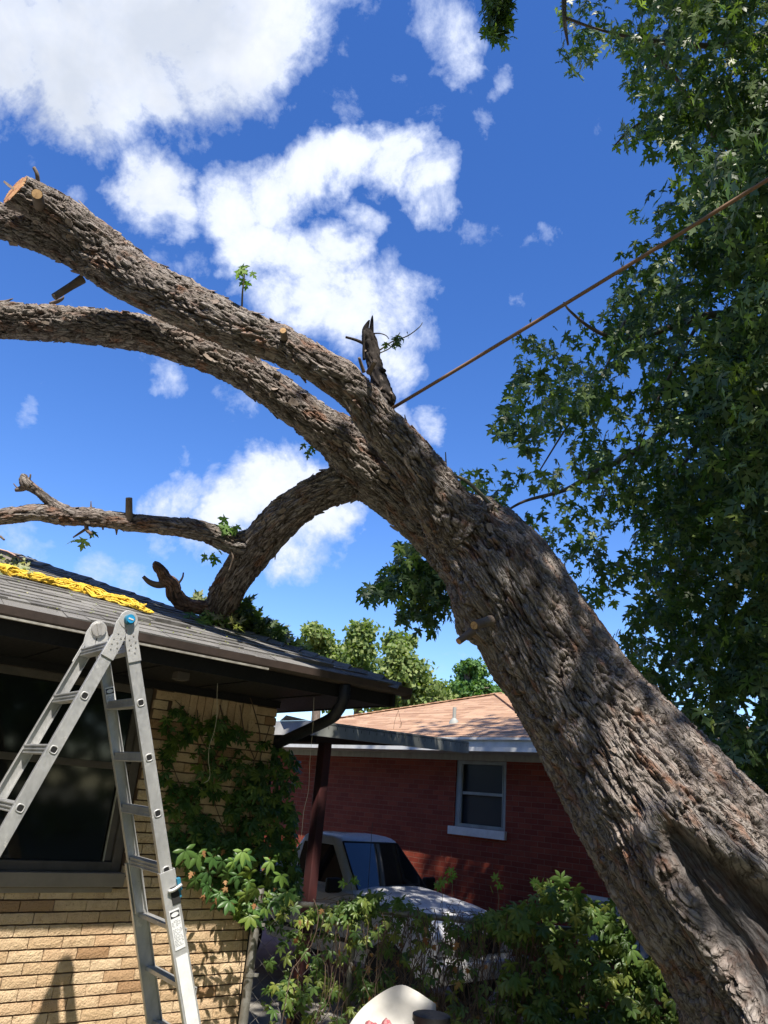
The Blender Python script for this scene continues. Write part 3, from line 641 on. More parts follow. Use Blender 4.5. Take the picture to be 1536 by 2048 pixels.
# keep only what stands above the ground and within reach of the view
keepv = (V[:, 2] > -.15)
Fq = Fq[keepv[Fq].all(1)]; used = np.unique(Fq); mp_ = -np.ones(nv, int); mp_[used] = np.arange(len(used)); V = V[used]; Fq = mp_[Fq]; nv = len(V)
def grad(Pv, f, e=.004):
    g = np.stack([f(Pv+[e, 0, 0])-f(Pv-[e, 0, 0]), f(Pv+[0, e, 0])-f(Pv-[0, e, 0]), f(Pv+[0, 0, e])-f(Pv-[0, 0, e])], 1)
    return g/np.maximum(1e-9, np.linalg.norm(g, axis=1))[:, None]
def vertex_normals(V, F):
    n = np.cross(V[F[:, 2]]-V[F[:, 0]], V[F[:, 3]]-V[F[:, 1]]); N_ = np.zeros_like(V)
    for c in range(4): np.add.at(N_, F[:, c], n)
    return N_/np.maximum(1e-12, np.linalg.norm(N_, axis=1))[:, None]
N0 = vertex_normals(V, Fq)
for it in range(2):
    d = sdf(V); V = V-N0*np.clip(d, -.03, .03)[:, None]
N0 = vertex_normals(V, Fq)
d, c, s_, lx, ly, rr_, sg = sdf(V, info=True)
co = np.stack([s_+c*3.7, lx+c*1.3, ly], 1)
# pixel coordinates (where a mark of the real trunk sits), used only to locate the wound and scars
vv = V-CC; zz = vv@_D; PX = 768+FPX*(vv@_R)/zz; PY = 1024-FPX*(vv@_U)/zz
facing = np.einsum('ij,ij->i', N0, vv) < 0
rel = np.clip(rr_/.35, .35, 1.6)
trunky = np.clip((rr_-.18)/.14, 0, 1)
# big shape: flutes and lumps
h = (fbm(co*[1.3, 5, 5]+3, 3, 11)-.5)*.07*rel
warp = (np.stack([fbm(co*[3, 9, 9], 3, 21), fbm(co*[3, 9, 9], 3, 31), fbm(co*[3, 9, 9], 3, 41)], 1)-.5)
# limb bark: long shaggy plates
pw = co*np.array([3.6, 25, 25])+warp*[3.0, 4.2, 4.2]
F1, F2, cid, off = worley(pw, 3)
edge = np.clip((F2-F1)/.28, 0, 1); edge = edge*edge*(3-2*edge)
lift = np.clip(off[:, 0]*1.1*np.where(cid > .5, 1, -1)+.4, 0, 1)
hl = edge*(.008+.009*cid+.012*lift)
# finer flakes
F1b, F2b, cidb, offb = worley(co*np.array([17, 44, 44])+warp*4, 9)
eb = np.clip((F2b-F1b)/.3, 0, 1)
hl += eb*(.0015+.003*cidb)
# trunk bark: braided ridges and furrows
w1 = np.stack([fbm(co*[1.6, 5, 5], 3, 23), fbm(co*[1.6, 5, 5], 3, 33), fbm(co*[1.6, 5, 5], 3, 43)], 1)-.5
cw = co+w1*[.10, .045, .045]
a1 = np.abs(2*fbm(cw*[2.4, 15, 15]+warp*.9, 3, 61)-1)*1.3; a2 = np.abs(2*fbm(cw*[6.5, 32, 32]+warp*1.4+4, 2, 63)-1)*1.3
T1 = np.clip(a1/.15, 0, 1)**.75; T2 = np.clip(a2/.20, 0, 1)**.8
fine = fbm(co*[8, 38, 38]+warp*4, 2, 71)
G1b, G2b, gidb, gob = worley(cw*np.array([13, 42, 42])+warp*[7, 8, 8], 77, 1.0)
geb = np.clip((G2b-G1b)/.22, 0, 1)
tilt = np.clip(.5-gob[:, 0]*.9, 0, 1)
ge = T1*(.45+.55*T2); gid = fbm(co*[4, 16, 16], 3, 141); gid = np.clip((gid-.3)*2.5, 0, 1)
ht = T1*.024+T1*T2*.014+geb*(.0015+.006*gidb*tilt)+(fine-.5)*.034
hb = hl*(1-trunky)*.72+ht*(.42+.58*trunky)
# the old wound on the lower trunk
def poly_sd(px, py, poly):
    """signed distance in px to a polygon, negative inside"""
    n = len(poly); dmin = np.full(len(px), 1e9); ins = np.zeros(len(px), bool)
    for i in range(n):
        ax, ay = poly[i]; bx_, by = poly[(i+1) % n]; ex, ey = bx_-ax, by-ay; wx, wy = px-ax, py-ay
        t = np.clip((wx*ex+wy*ey)/(ex*ex+ey*ey), 0, 1); dmin = np.minimum(dmin, np.hypot(wx-ex*t, wy-ey*t))
        cnd = ((ay > py) != (by > py)); xi = ax+(py-ay)*ex/(ey if ey else 1e-9); ins ^= cnd & (px < xi)
    return np.where(ins, -dmin, dmin)
wound_poly = [(1318, 1640), (1345, 1632), (1375, 1660), (1430, 1700), (1500, 1745), (1600, 1800), (1760, 2000), (1760, 2300), (1620, 2200), (1560, 2080), (1500, 2010), (1455, 1940), (1400, 1850), (1352, 1760), (1322, 1700)]
nj = (fbm(V*9, 3, 91)-.5)*40
wd = poly_sd(PX+nj, PY+nj*.5, wound_poly)
near = facing & (c == 0) & (PY > 1560)
wd = np.where(near, wd, 999)
inside = np.clip(-wd/26, 0, 1); rim = np.exp(-((wd-14)/20.)**2)
deep = np.clip(-poly_sd(PX+nj, PY+nj, [(1400, 1690), (1480, 1725), (1600, 1790), (1700, 1900), (1700, 2060), (1600, 2010), (1530, 1900), (1450, 1790), (1400, 1730)])/60, 0, 1)*near
woodg = fbm(co*[2.4, 28, 28]+warp*1.5, 2, 101)
ws = inside*inside*(3-2*inside)
hb = hb*(1-.85*ws)+ws*((woodg-.5)*.030+(fbm(co*[2, 14, 14], 3, 131)-.5)*.05)
h = h+rim*.036-ws*.052-deep*.085
# second healed scar, bulging callus ridge down the left side of the wound
sc = poly_sd(PX, PY, [(1300, 1655), (1325, 1700), (1400, 1850), (1470, 1960), (1530, 2060), (1520, 2065), (1455, 1965), (1388, 1855), (1312, 1705), (1292, 1660)])
h += np.where(near, np.exp(-(np.maximum(sc, 0)/16.)**2)*.03, 0)
# knot eye above the wound, burls and fork collars
def bump_at(px, py, rpx, amp, sel=None):
    g_ = np.exp(-(((PX-px)**2+(PY-py)**2)/rpx**2))*facing
    return g_*amp if sel is None else g_*amp*sel
h += bump_at(1235, 1640, 28, -.035)+bump_at(1215, 1620, 60, .02)+bump_at(925, 1215, 42, .05)+bump_at(922, 1252, 24, .05)+bump_at(975, 1230, 30, -.03)+bump_at(945, 1262, 22, .04)
h += bump_at(905, 1045, 46, .035)+bump_at(1000, 1090, 55, .02)+bump_at(700, 920, 40, .02)+bump_at(690, 740, 30, .02)+bump_at(735, 820, 38, -.01)
# cut end of the upper limb: flatten with a saw plane
V1 = V+N0*(h+(hb-.021-.013*trunky)*np.clip(rr_/.10, .35, 1.0))[:, None]
cutc = at(27, 381, 5.33); cutn = nrm(at(27, 381, 5.33)-at(75, 403, 5.40)); cutn = nrm(cutn+np.array([0.1, -.55, .15]))
m = (c == 2) & (((V1-cutc)@cutn) > 0); V1[m] -= np.outer((V1[m]-cutc)@cutn, cutn)
sawn = (c == 2) & (((V-cutc)@cutn) > -.006)
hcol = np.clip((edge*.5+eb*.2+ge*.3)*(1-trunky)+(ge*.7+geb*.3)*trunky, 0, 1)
redness = np.clip((fbm(co*[5, 14, 14]+9, 4, 151)-.575)*6, 0, 1)
redness = np.maximum(redness, np.clip((gidb-.95)*14, 0, 1)*trunky*.7); redness = np.maximum(redness, np.clip((cid-.95)*12, 0, 1)*(1-trunky))
# ---- bark material
m_, q, b = mat('tree_bark', (.2, .16, .13), .9, 0, .18)
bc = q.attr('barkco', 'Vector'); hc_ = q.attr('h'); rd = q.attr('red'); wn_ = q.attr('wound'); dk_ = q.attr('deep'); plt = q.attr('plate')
wv = q.vmath('ADD', bc, q.vmath('SCALE', q.noise(bc, 7, 3, .6, out=1), .05))
n1 = q.noise(q.mapping(wv, (9, 30, 30)), 1, 6, .68); n2 = q.noise(q.mapping(wv, (30, 130, 130)), 1, 5, .7); n3 = q.noise(bc, 3.2, 5, .6)
vo_ = q.new('ShaderNodeTexVoronoi'); vo_.feature = 'DISTANCE_TO_EDGE'; q.put(vo_.inputs['Vector'], q.mapping(wv, (7.5, 50, 50))); vo_.inputs['Scale'].default_value = 1
crk = q.rng(vo_.outputs[0], .01, .12, 0, 1, True)
col = q.mix(q.rng(n1, .36, .64, 0, 1), (.085, .060, .050), (.37, .315, .285))
col = q.mix(q.rng(plt, .1, .95, 0, .55), col, (.44, .40, .37))
col = q.mix(q.rng(n3, .45, .68, 0, .6), col, (.26, .245, .225))
col = q.mix(q.math('MULTIPLY', rd, .75), col, q.mix(n1, (.20, .075, .035), (.36, .17, .09)))
col = q.mix(q.rng(n2, .50, .72, 0, .55), col, (.43, .39, .35))
col = q.mix(q.rng(n2, .42, .28, 0, .6), col, (.07, .05, .042))
col = q.mix(q.math('MULTIPLY', q.math('SUBTRACT', 1, crk), .45), col, (.055, .040, .034))
col = q.mix(q.math('MULTIPLY', q.rng(hc_, .70, .18, 0, 1), .94), col, (.050, .036, .030))  # dark furrow bark, deepened so crevice shade is painted into the colour
wgr = q.noise(q.mapping(wv, (3.5, 75, 75)), 1, 6, .7)
wcol = q.mix(q.rng(wgr, .35, .65, 0, 1), (.030, .026, .026), (.19, .175, .17))
wcol = q.mix(q.rng(q.noise(bc, 6, 5, .7), .5, .72, 0, .8), wcol, (.12, .055, .032))
wcol = q.mix(q.rng(dk_, .3, 1, 0, .75), wcol, q.mix(n1, (.03, .018, .014), (.13, .055, .03)))
col = q.mix(q.rng(wn_, .25, .8, 0, 1), col, wcol)
q.put(b.inputs['Base Color'], col); q.put(b.inputs['Roughness'], q.rng(n2, .3, .7, .75, .95))
hgt = q.math('ADD', q.math('ADD', q.math('MULTIPLY', n1, 1.0), q.math('MULTIPLY', n2, .7)), q.math('MULTIPLY', q.math('MULTIPLY', crk, .6), q.math('SUBTRACT', 1, wn_)))
q.put(b.inputs['Normal'], q.bump(hgt, 1.0, .018)); MT['bark'] = m_
tree = empty('leaning_tree', at(1870, 2570, 3.45)*[1, 1, 0], 'huge leaning maple trunk with sawn limbs fallen onto the tan house roof', 'tree')
parts = {}
fc = c[Fq]; owner = np.where((fc == fc[:, :1]).all(1), fc[:, 0], fc.min(1))
label_of = {'cut_limb': 'front_limb'}
groupsets = {'trunk': [0], 'front_limb': [1, 2], 'back_limb': [3], 'arched_limb': [4], 'side_limb': [5], 'broken_snag': [6], 'dark_stub': [7], 'broken_branch': [8]}
pname = {'trunk': 'trunk', 'front_limb': 'limb', 'back_limb': 'limb', 'arched_limb': 'limb', 'side_limb': 'limb', 'broken_snag': 'snag', 'dark_stub': 'stub', 'broken_branch': 'branch'}
plab = {'trunk': 'massive furrowed trunk with an old grey wound', 'front_limb': 'thick upper limb with a fresh saw cut', 'back_limb': 'thick limb below and behind the upper one', 'arched_limb': 'arched limb resting on the roof', 'side_limb': 'thin horizontal limb over the roof', 'broken_snag': 'reddish broken snag at the roof', 'dark_stub': 'upright splintered dark stub', 'broken_branch': 'short knobbly broken branch'}
NS = vertex_normals(V1, Fq)
for nm, ids in groupsets.items():
    F_ = Fq[np.isin(owner, ids) & ~sawn[Fq].all(1)]; us = np.unique(F_); mm = -np.ones(nv, int); mm[us] = np.arange(len(us))
    par = tree if nm in ('trunk',) else (parts['trunk'] if nm in ('front_limb', 'back_limb', 'arched_limb') else parts.get('trunk'))
    reds = redness[us].copy()
    if nm == 'broken_snag': reds = np.clip(reds+.75, 0, 1)
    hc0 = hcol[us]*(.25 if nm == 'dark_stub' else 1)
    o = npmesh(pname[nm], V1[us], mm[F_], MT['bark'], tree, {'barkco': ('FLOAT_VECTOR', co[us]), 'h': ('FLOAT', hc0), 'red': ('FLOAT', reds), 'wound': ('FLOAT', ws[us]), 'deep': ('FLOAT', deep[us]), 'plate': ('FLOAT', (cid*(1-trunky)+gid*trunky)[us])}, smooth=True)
    o['label'] = plab[nm]; parts[nm] = o
    if nm == 'dark_stub': o.data.materials[0] = MT['deadwood']
    try: o.data.normals_split_custom_set_from_vertices([tuple(x) for x in NS[us]]) if len(us) < 1 else None
    except Exception: pass
# sawn face
F_ = Fq[sawn[Fq].all(1)]
if len(F_):
    us = np.unique(F_); mm = -np.ones(nv, int); mm[us] = np.arange(len(us)); npmesh('cut_face', V1[us], mm[F_], MT['redwood'], parts['front_limb'])
# ragged flakes of bark curling off the limbs and along the silhouette
fl = MB(); idx = rng.permutation(nv)
cnt = 0
for i in idx[:60000]:
    if cnt > 900: break
    if c[i] not in (1, 2, 3, 4, 5, 0, 7) or ws[i] > .1: continue
    if c[i] == 0 and rng.random() > .25: continue
    if not (-60 < PX[i] < 1600 and -60 < PY[i] < 2100): continue
    n_ = NS[i]; ab = segB[sg[i]]-segA[sg[i]]; t = nrm(ab); sdv = nrm(np.cross(t, n_)); n_ = np.cross(sdv, t)
    if rng.random() < .5: t = -t
    L_ = rng.uniform(.02, .075)*(1.2 if c[i] else .9); w = rng.uniform(.008, .024); lf = rng.uniform(.004, .026); P = V1[i]-n_*.002
    if c[i] in (5, 7): L_ *= .6; w *= .6; lf *= .7
    pts = []
    for a, zf in ((0, 0), (.5, .3), (1, 1)):
        ww = w*(1, .95, .55)[int(a*2)]*rng.uniform(.8, 1.2)
        pts += [P+t*L_*a-sdv*ww+n_*lf*zf, P+t*L_*a+sdv*ww*rng.uniform(.7, 1.1)+n_*(lf*zf+.001)]
    th = n_*.0025; fl.cur = float(rng.random())*.9+.05
    fl.add([*pts, *[p-th for p in pts]], [(0, 1, 3, 2), (2, 3, 5, 4), (6, 8, 9, 7), (8, 10, 11, 9), (4, 5, 11, 10), (0, 2, 8, 6), (2, 4, 10, 8), (1, 7, 9, 3), (3, 9, 11, 5)]); cnt += 1
m_, q, b = mat('bark_flake', (.25, .2, .17), .9, 0, .2); cc_ = q.new('ShaderNodeTexCoord').outputs['Object']
q.put(b.inputs['Base Color'], q.mix(q.rng(q.noise(cc_, 30, 5, .7), .35, .65, 0, 1), q.mix(q.attr('rnd'), (.12, .085, .065), (.20, .15, .12)), (.34, .29, .25))); q.put(b.inputs['Normal'], q.bump(q.noise(cc_, 160, 3, .7), .6, .004)); MT['flake'] = m_
o = fl.build('bark_flakes', MT['flake'], tree); o['kind'] = 'stuff'
# small stubs and twigs -------------------------------------------------
import time as _t
def tw(pts, name='twig', m='twig', par=None, n=7, jit=0):
    mb = MB(); P = spline(pts, 4); mb.tube([at(p[0]+random.uniform(-jit, jit), p[1]+random.uniform(-jit, jit), p[3]) for p in P], [p[2]*p[3]/FPX for p in P], n)
    return mb.build(name, MT[m], par or tree, smooth=True)
def stubcut(x0, y0, x1, y1, r, Z0, Z1, cutmat='cutwood'):
    a, b_ = at(x0, y0, Z0), at(x1, y1, Z1); r = r*Z1/FPX; mb = MB(); t = nrm(b_-a)
    P = [a, a*.6+b_*.4, b_]; mb.tube(P, [r*1.35, r*1.08, r], 12, caps=False); s = mb.build('stub', MT['twig'], tree, smooth=True)
    mb = MB(); mb.tube([-t*.004, t*.0015, t*.002], [r*.93, r*.90, r*.3], 14); f_ = mb.build('cut_face', MT[cutmat], s); f_.location = b_
    return s
stubcut(82, 425, 74, 388, 11, 5.4, 5.12); stubcut(572, 690, 566, 661, 7, 4.95, 4.80); stubcut(258, 1040, 258, 996, 6.5, 5.5, 5.47)
stubcut(985, 1240, 948, 1251, 9, 4.62, 4.45); stubcut(945, 1262, 917, 1283, 7, 4.68, 4.6, 'redwood')
stubcut(165, 558, 108, 594, 7, 5.55, 5.42, 'twig')
stubcut(738, 745, 750, 722, 5, 4.9, 4.8, 'twig')
tw([(78, 385, 5, 5.4), (76, 365, 4.5, 5.4), (74, 348, 4, 5.38), (68, 335, 3.5, 5.38)]); tw([(125, 415, 9, 5.42), (133, 402, 8, 5.42), (139, 395, 4, 5.42)], jit=2)
tw([(728, 745, 4, 4.9), (722, 728, 3.5, 4.88), (718, 715, 3, 4.86)]); tw([(735, 690, 4, 5.28), (712, 680, 3, 5.28), (691, 674, 2.5, 5.27)], m='deadwood')
tw([(733, 676, 9, 5.3), (731, 660, 7, 5.3), (736, 646, 3.5, 5.3), (739, 640, 1.2, 5.3)], 'splinter', 'deadwood'); tw([(741, 676, 7, 5.3), (743, 655, 4.5, 5.3), (744, 640, 3, 5.3), (745, 631, 1, 5.3)], 'splinter', 'deadwood')
tw([(728, 720, 3, 5.22), (727, 700, 2.5, 5.22), (729, 660, 2, 5.22)], m='deadwood'); tw([(758, 740, 6, 5.2), (768, 741, 5, 5.2), (771, 739, 2, 5.2)], m='deadwood')
tw([(330, 1168, 8, 5.8), (314, 1170, 7, 5.8), (298, 1164, 5.5, 5.78), (286, 1153, 3.5, 5.77)], 'prong'); tw([(348, 1170, 4, 5.8), (358, 1165, 2.5, 5.8), (365, 1155, 2, 5.79), (367, 1145, 1.5, 5.79)]); tw([(352, 1175, 3.5, 5.78), (347, 1185, 3, 5.76), (350, 1200, 2.5, 5.76)], m='deadwood')
tw([(60, 972, 5, 5.4), (45, 978, 5, 5.4), (31, 980, 4, 5.4)]); tw([(56, 962, 3, 5.4), (60, 955, 2, 5.4), (61, 948, 1.5, 5.4)]); tw([(45, 970, 2, 5.4), (35, 975, 1.5, 5.4), (27, 967, 1, 5.4)])
tw([(183, 1020, 3, 5.5), (182, 1010, 1.5, 5.5), (182, 1002, .8, 5.5)]); tw([(172, 1045, 5, 5.46), (174, 1060, 4, 5.44), (183, 1068, 3, 5.42)]); tw([(172, 1058, 3, 5.45), (160, 1066, 2.5, 5.43), (146, 1075, 1.5, 5.42)])
tw([(205, 1050, 3, 5.5), (206, 1060, 1.5, 5.5)]); tw([(232, 1052, 4, 5.5), (233, 1062, 2.5, 5.5), (233, 1070, 1, 5.5)])
tw([(462, 1098, 2.5, 5.6), (466, 1115, 2.2, 5.58), (462, 1130, 1.6, 5.58), (457, 1142, 1, 5.57)], 'bark_strip', m='twig'); tw([(0, 1072, 2.5, 5.3), (9, 1080, 2, 5.3)])
# upright slim sapling lying along the trunk's upper edge
tw([(893, 948, 2.5, 5.0), (930, 960, 3.5, 5.0), (968, 995, 4, 4.95), (1005, 1035, 4.5, 4.9), (1045, 1085, 4, 4.85)], 'shoot', 'greentwig'); tw([(893, 948, 2, 5.0), (892, 925, 1.5, 5.0), (891, 904, 1, 5.0)], m='greentwig')
tw([(100, 607, 3, 6.05), (112, 604, 4, 6.03), (124, 598, 3, 6.0), (128, 592, 1, 6.0)], 'bark_strip')
tw([(0, 605, 4, 6.1), (12, 603, 3, 6.1), (26, 597, 1, 6.1)], 'bark_strip')
tw([(484, 612, 2, 5.08), (485, 585, 1.8, 5.05), (488, 560, 1.5, 5.04), (489, 545, 1.2, 5.03)], 'sprout', 'greentwig')
tw([(760, 700, 1.8, 5.25), (785, 683, 1.4, 5.24), (815, 672, 1.2, 5.22), (838, 655, 1, 5.2), (845, 645, .7, 5.2)], 'sprout', 'greentwig'); tw([(760, 706, 1.4, 5.25), (780, 696, 1.1, 5.24), (790, 680, .9, 5.23), (800, 665, .8, 5.23)], 'sprout', 'greentwig')
tw([(745, 667, 1.5, 5.28), (760, 667, 1.2, 5.27), (772, 671, 1, 5.26), (778, 678, .8, 5.26)], 'sprout', 'deadwood')
tw([(648, 880, 1.5, 5.35), (632, 886, 1.2, 5.34), (620, 890, 1, 5.33)], 'sprout', 'greentwig')
tw([(614, 862, 5, 5.35), (613, 875, 3.5, 5.34), (614, 884, 1, 5.34)], 'bark_strip'); tw([(650, 896, 5, 5.4), (646, 906, 3, 5.4)], 'bark_strip')
# ================================================================== LADDER
def lerp(a, b_, t): return a*(1-t)+b_*t
H1 = hz(256, 1240, 2.505); H2 = hz(197, 1259, 2.505)
AX = nrm(H2-H1); AX[2] = 0; AX = nrm(AX); LW = np.linalg.norm(H2-H1)
BXD = np.cross([0, 0, 1.], AX); BXD = -BXD if BXD@_R > 0 else BXD   # spread direction of the left leg
def legdir(x, y, at0): 
    P = pl(x, y, at0, AX); d = P-at0; d -= AX*(d@AX); return nrm(d)
LD = legdir(20, 1652, H1); RD = legdir(352, 1868, H1)
lad = empty('step_ladder', (H1+H2)/2*[1, 1, 0], 'tall folding aluminium ladder standing as an A-frame in front of the tan house', 'ladder')
def rail(mb, p, d, w, t, L0, L1, out):
    """channel rail: wide face w across the leg plane, thin t along the axis, flanges to the outside"""
    wd_ = nrm(np.cross(AX, d)); a = p+d*L0; b_ = p+d*L1
    mb.box((a+b_)/2, d*(L1-L0)/2, wd_*w/2, AX*t/2)
    for sg in (-1, 1): mb.box((a+b_)/2+wd_*sg*(w/2-.002)+out*.013, d*(L1-L0)/2, wd_*.0022, AX*.0125)
RL = {}
for leg, d, nmw in (('left', LD, .061), ('right', RD, .061)):
    tot = H1[2]/-d[2]; wd_ = nrm(np.cross(AX, d)); full = tot-.02
    inner_end = 1.50
    for side, P0 in ((0, H1), (1, H2)):
        out = -AX if side == 0 else AX
        mb = MB(); rail(mb, P0, d, nmw, .003, .10, inner_end, -out); r = mb.build('rail', MT['alu'], lad, bevel=.0012)
        mb = MB(); Po = P0+out*.010
        # outer section flares slightly at the foot
        a = Po+d*1.24; b_ = Po+d*full+out*(.05)
        dd = nrm(b_-a); mb.box((a+b_)/2, (b_-a)/2, wd_*.040, AX*.0016)
        for sg in (-1, 1): mb.box((a+b_)/2+wd_*sg*.0385-out*.012, (b_-a)/2, wd_*.002, AX*.0125)
        mb.build('outer_rail', MT['alu'], lad, bevel=.0012)
        mb = MB(); mb.box(b_+d*.005, wd_*.05, d*.012, AX*.03); mb.build('rubber_foot', MT['rubber'], lad, bevel=.004)
    # rungs
    nr = int((inner_end-.17)/.292)+1
    for i in range(5):
        L = .150+.272*i
        if L > inner_end-.05: break
        a = H1+d*L+AX*.012; b_ = H2+d*L-AX*.012; mid = (a+b_)/2; hv = (b_-a)/2; mb = MB()
        ph = nrm(wd_*1.0); up_ = np.array([0, 0, 1.])
        mb.box(mid+up_*.020, hv, BXD*.026, up_*.0015); mb.box(mid-up_*.020, hv, BXD*.022, up_*.0015)
        for e in (-1, 1):
            mb.box(mid+BXD*e*.0235, hv, BXD*.0015, up_*.0195)
            for z_ in (-.0165, 0, .0165): mb.box(mid+BXD*e*.0265+up_*z_, hv, BXD*.002, up_*.003)
        for e in (-.9, -.3, .3, .9): mb.box(mid+up_*.0225+BXD*.022*e, hv, BXD*.002, up_*.0012)
        rg_ = mb.build('rung', MT['alu'], lad, bevel=.001)
        for P0, out in ((H1, -AX), (H2, AX)):
            mb = MB(); cpt = P0+d*L
            ring = [cpt+out*.0025+(wd_*cos(t)+d*sin(t))*.0165*(1/max(abs(cos(t)), abs(sin(t))))**.45 for t in np.linspace(0, 2*pi, 17)[:-1]]
            mb.tube(ring+[ring[0], ring[1]], .0035, 6, caps=False); mb.build('rung_socket', MT['castalu'], rg_, smooth=True)
            mb = MB(); mb.box(cpt+out*.0025, wd_*.0125, d*.0125, AX*.001); mb.build('socket_hole', MT['black'], rg_)
    # lower rungs of the outer section
    for L in (1.53, 1.80, 2.07, 2.34):
        if L > full-.1: break
        f = (L-1.24)/(full-1.24)*.05
        a = H1-AX*(.008+f)+d*L; b_ = H2+AX*(.008+f)+d*L; mid = (a+b_)/2+wd_*(-.02 if leg == 'right' else .02); mb = MB(); hv = (b_-a)/2; up_ = np.array([0, 0, 1.])
        mb.box(mid+up_*.012, hv, BXD*.03, up_*.0015); mb.box(mid-BXD*.028 if leg == 'right' else mid+BXD*.028, hv, BXD*.0015, up_*.013); mb.box(mid+(BXD if leg == 'right' else -BXD)*.028+up_*.004, hv, BXD*.0015, up_*.01)
        mb.build('rung', MT['alu'], lad, bevel=.001)
    RL[leg] = (d, wd_, full)
# hinges
for P0, out, nm in ((H1, -AX, 'near'), (H2, AX, 'far')):
    mb = MB(); cp_ = P0+out*.006
    mb.disc(cp_, AX, .048, .012, 28)
    hg = mb.build('hinge', MT['castalu'], lad, bevel=.002)
    for d in (LD, RD):
        wd_ = nrm(np.cross(AX, d)); mb = MB(); pts = []
        inside = nrm((LD+RD)); sgn = 1 if wd_@inside < 0 else -1
        # curved cheek plate following the outside of the bend
        o2 = wd_*sgn
        prof_ = [(-.01, .046), (.045, .050), (.10, .034), (.215, .034), (.215, -.034), (.12, -.034), (.075, -.026), (.045, -.012), (.02, -.03), (-.01, -.035)]
        mb.prism([cp_-out*.004+d*a+o2*b_ for a, b_ in prof_], out*.007)
        ck = mb.build('hinge_plate', MT['castalu'], hg, bevel=.0015)
        mb = MB()
        for (a, b_) in ((.085, .012), (.10, -.012), (.118, .018), (.128, -.008), (.145, .014), (.15, -.02), (.17, .006)):
            mb.disc(cp_+out*.0045+d*a+o2*b_, AX, .0042, .003, 8)
        for r_i in range(1): mb.build('rivets', MT['alu_dull'], ck)
    if nm == 'near':
        mb = MB(); mb.disc(cp_+out*.016, AX, .026, .03, 28); kb = mb.build('lock_knob', MT['blue'], hg, bevel=.003)
        mb = MB(); mb.disc(cp_+out*.033, AX, .020, .004, 24); mb.build('knob_face', mat('bright_blue_plastic', (.02, .27, .55), .35)[0], kb)
        mb = MB(); mb.box(cp_+out*.036, nrm(LD+[0, 0, 1])*.013, nrm(np.cross(AX, LD+[0, 0, 1]))*.0035, AX*.001); mb.build('knob_mark', MT['white'], kb)
    else:
        mb = MB(); mb.disc(cp_-out*.012, AX, .040, .012, 28); mb.box(cp_-out*.020, nrm(RD)*.034, nrm(np.cross(AX, RD))*.010, AX*.003); mb.build('lock_plate', MT['alu_dull'], hg, bevel=.002)
# J-lock lever with blue spring housing, labels
d, wd_, full = RL['right']; o2 = wd_ if wd_@_R > 0 else -wd_
cj = H1-AX*.018+d*1.33
mb = MB(); mb.tube(spline([cj+o2*-.015-AX*.004, cj+o2*.01-AX*.016, cj+o2*.05-AX*.022+d*-.012], 4), .0085, 10); lk = mb.build('lock_lever', MT['castalu'], lad, smooth=True)
mb = MB(); mb.box(cj+o2*.045+AX*.004-d*.012, d*.030, o2*.010, AX*.012); mb.box(cj+o2*.042+AX*.004+d*.03, d*.02, o2*.007, AX*.008); mb.build('spring_housing', MT['blue'], lk, bevel=.003)
mb = MB(); mb.box(cj+d*.03+o2*.02, d*.04, o2*.022, AX*.004); mb.build('lock_bracket', MT['rubber'], lk, bevel=.002)
MT['label'] = worn('worn_sticker', (.75, .76, .76), (.62, .63, .63), .5, 0, 20, .05, 80); MT['ink'] = mat('black_ink', (.02, .02, .02), .6)[0]; MT['inkg'] = mat('grey_print', (.25, .26, .27), .6)[0]
def sticker(P0, d, o2, out, L0, L1, w, header=True, nl=26):
    c0 = P0+out*.0135; mb = MB(); mb.box(c0+d*(L0+L1)/2, d*(L1-L0)/2, o2*w/2, out*.0008); st = mb.build('warning_label', MT['label'], lad)
    e = out*.0011
    if header:
        mb = MB(); mb.box(c0+e+d*(L0+.022), d*.015, o2*w*.45, out*.0003); hd = mb.build('label_header', MT['ink'], st)
        mb = MB(); cc0 = c0+e*1.5+d*(L0+.022); mb.add([cc0+d*.010*sin(t)+o2*w*.37*cos(t) for t in np.linspace(0, 2*pi, 21)[:-1]], [tuple(range(20))]); mb.build('label_oval', MT['label'], hd)
    mb = MB(); L = L0+(.05 if header else .02)
    while L < L1-.012:
        x = -w*.42
        while x < w*.36:
            ww = random.uniform(.003, .009)
            if random.random() < .8: mb.box(c0+e+d*L+o2*(x+ww/2), d*.0014, o2*ww/2, out*.0002)
            x += ww+.0022
        L += .0062 if random.random() < .85 else .014
    mb.build('label_print', MT['inkg'], st)
dO = nrm((H1-AX*(.010+.05)+d*full)-(H1-AX*.010+d*1.24))
base_ = H1-AX*.0115+d*1.24-dO*1.24
sticker(base_+AX*.011, dO, o2, -AX, 1.42, 1.60, .052)
mb = MB(); mb.box(base_-AX*.003+dO*1.85, dO*.22, o2*.030, AX*.0005); mb.build('faded_label', MT['label'], lad)
sticker(H2+AX*.0-AX*.02, d, o2, -AX, .32, .42, .05)

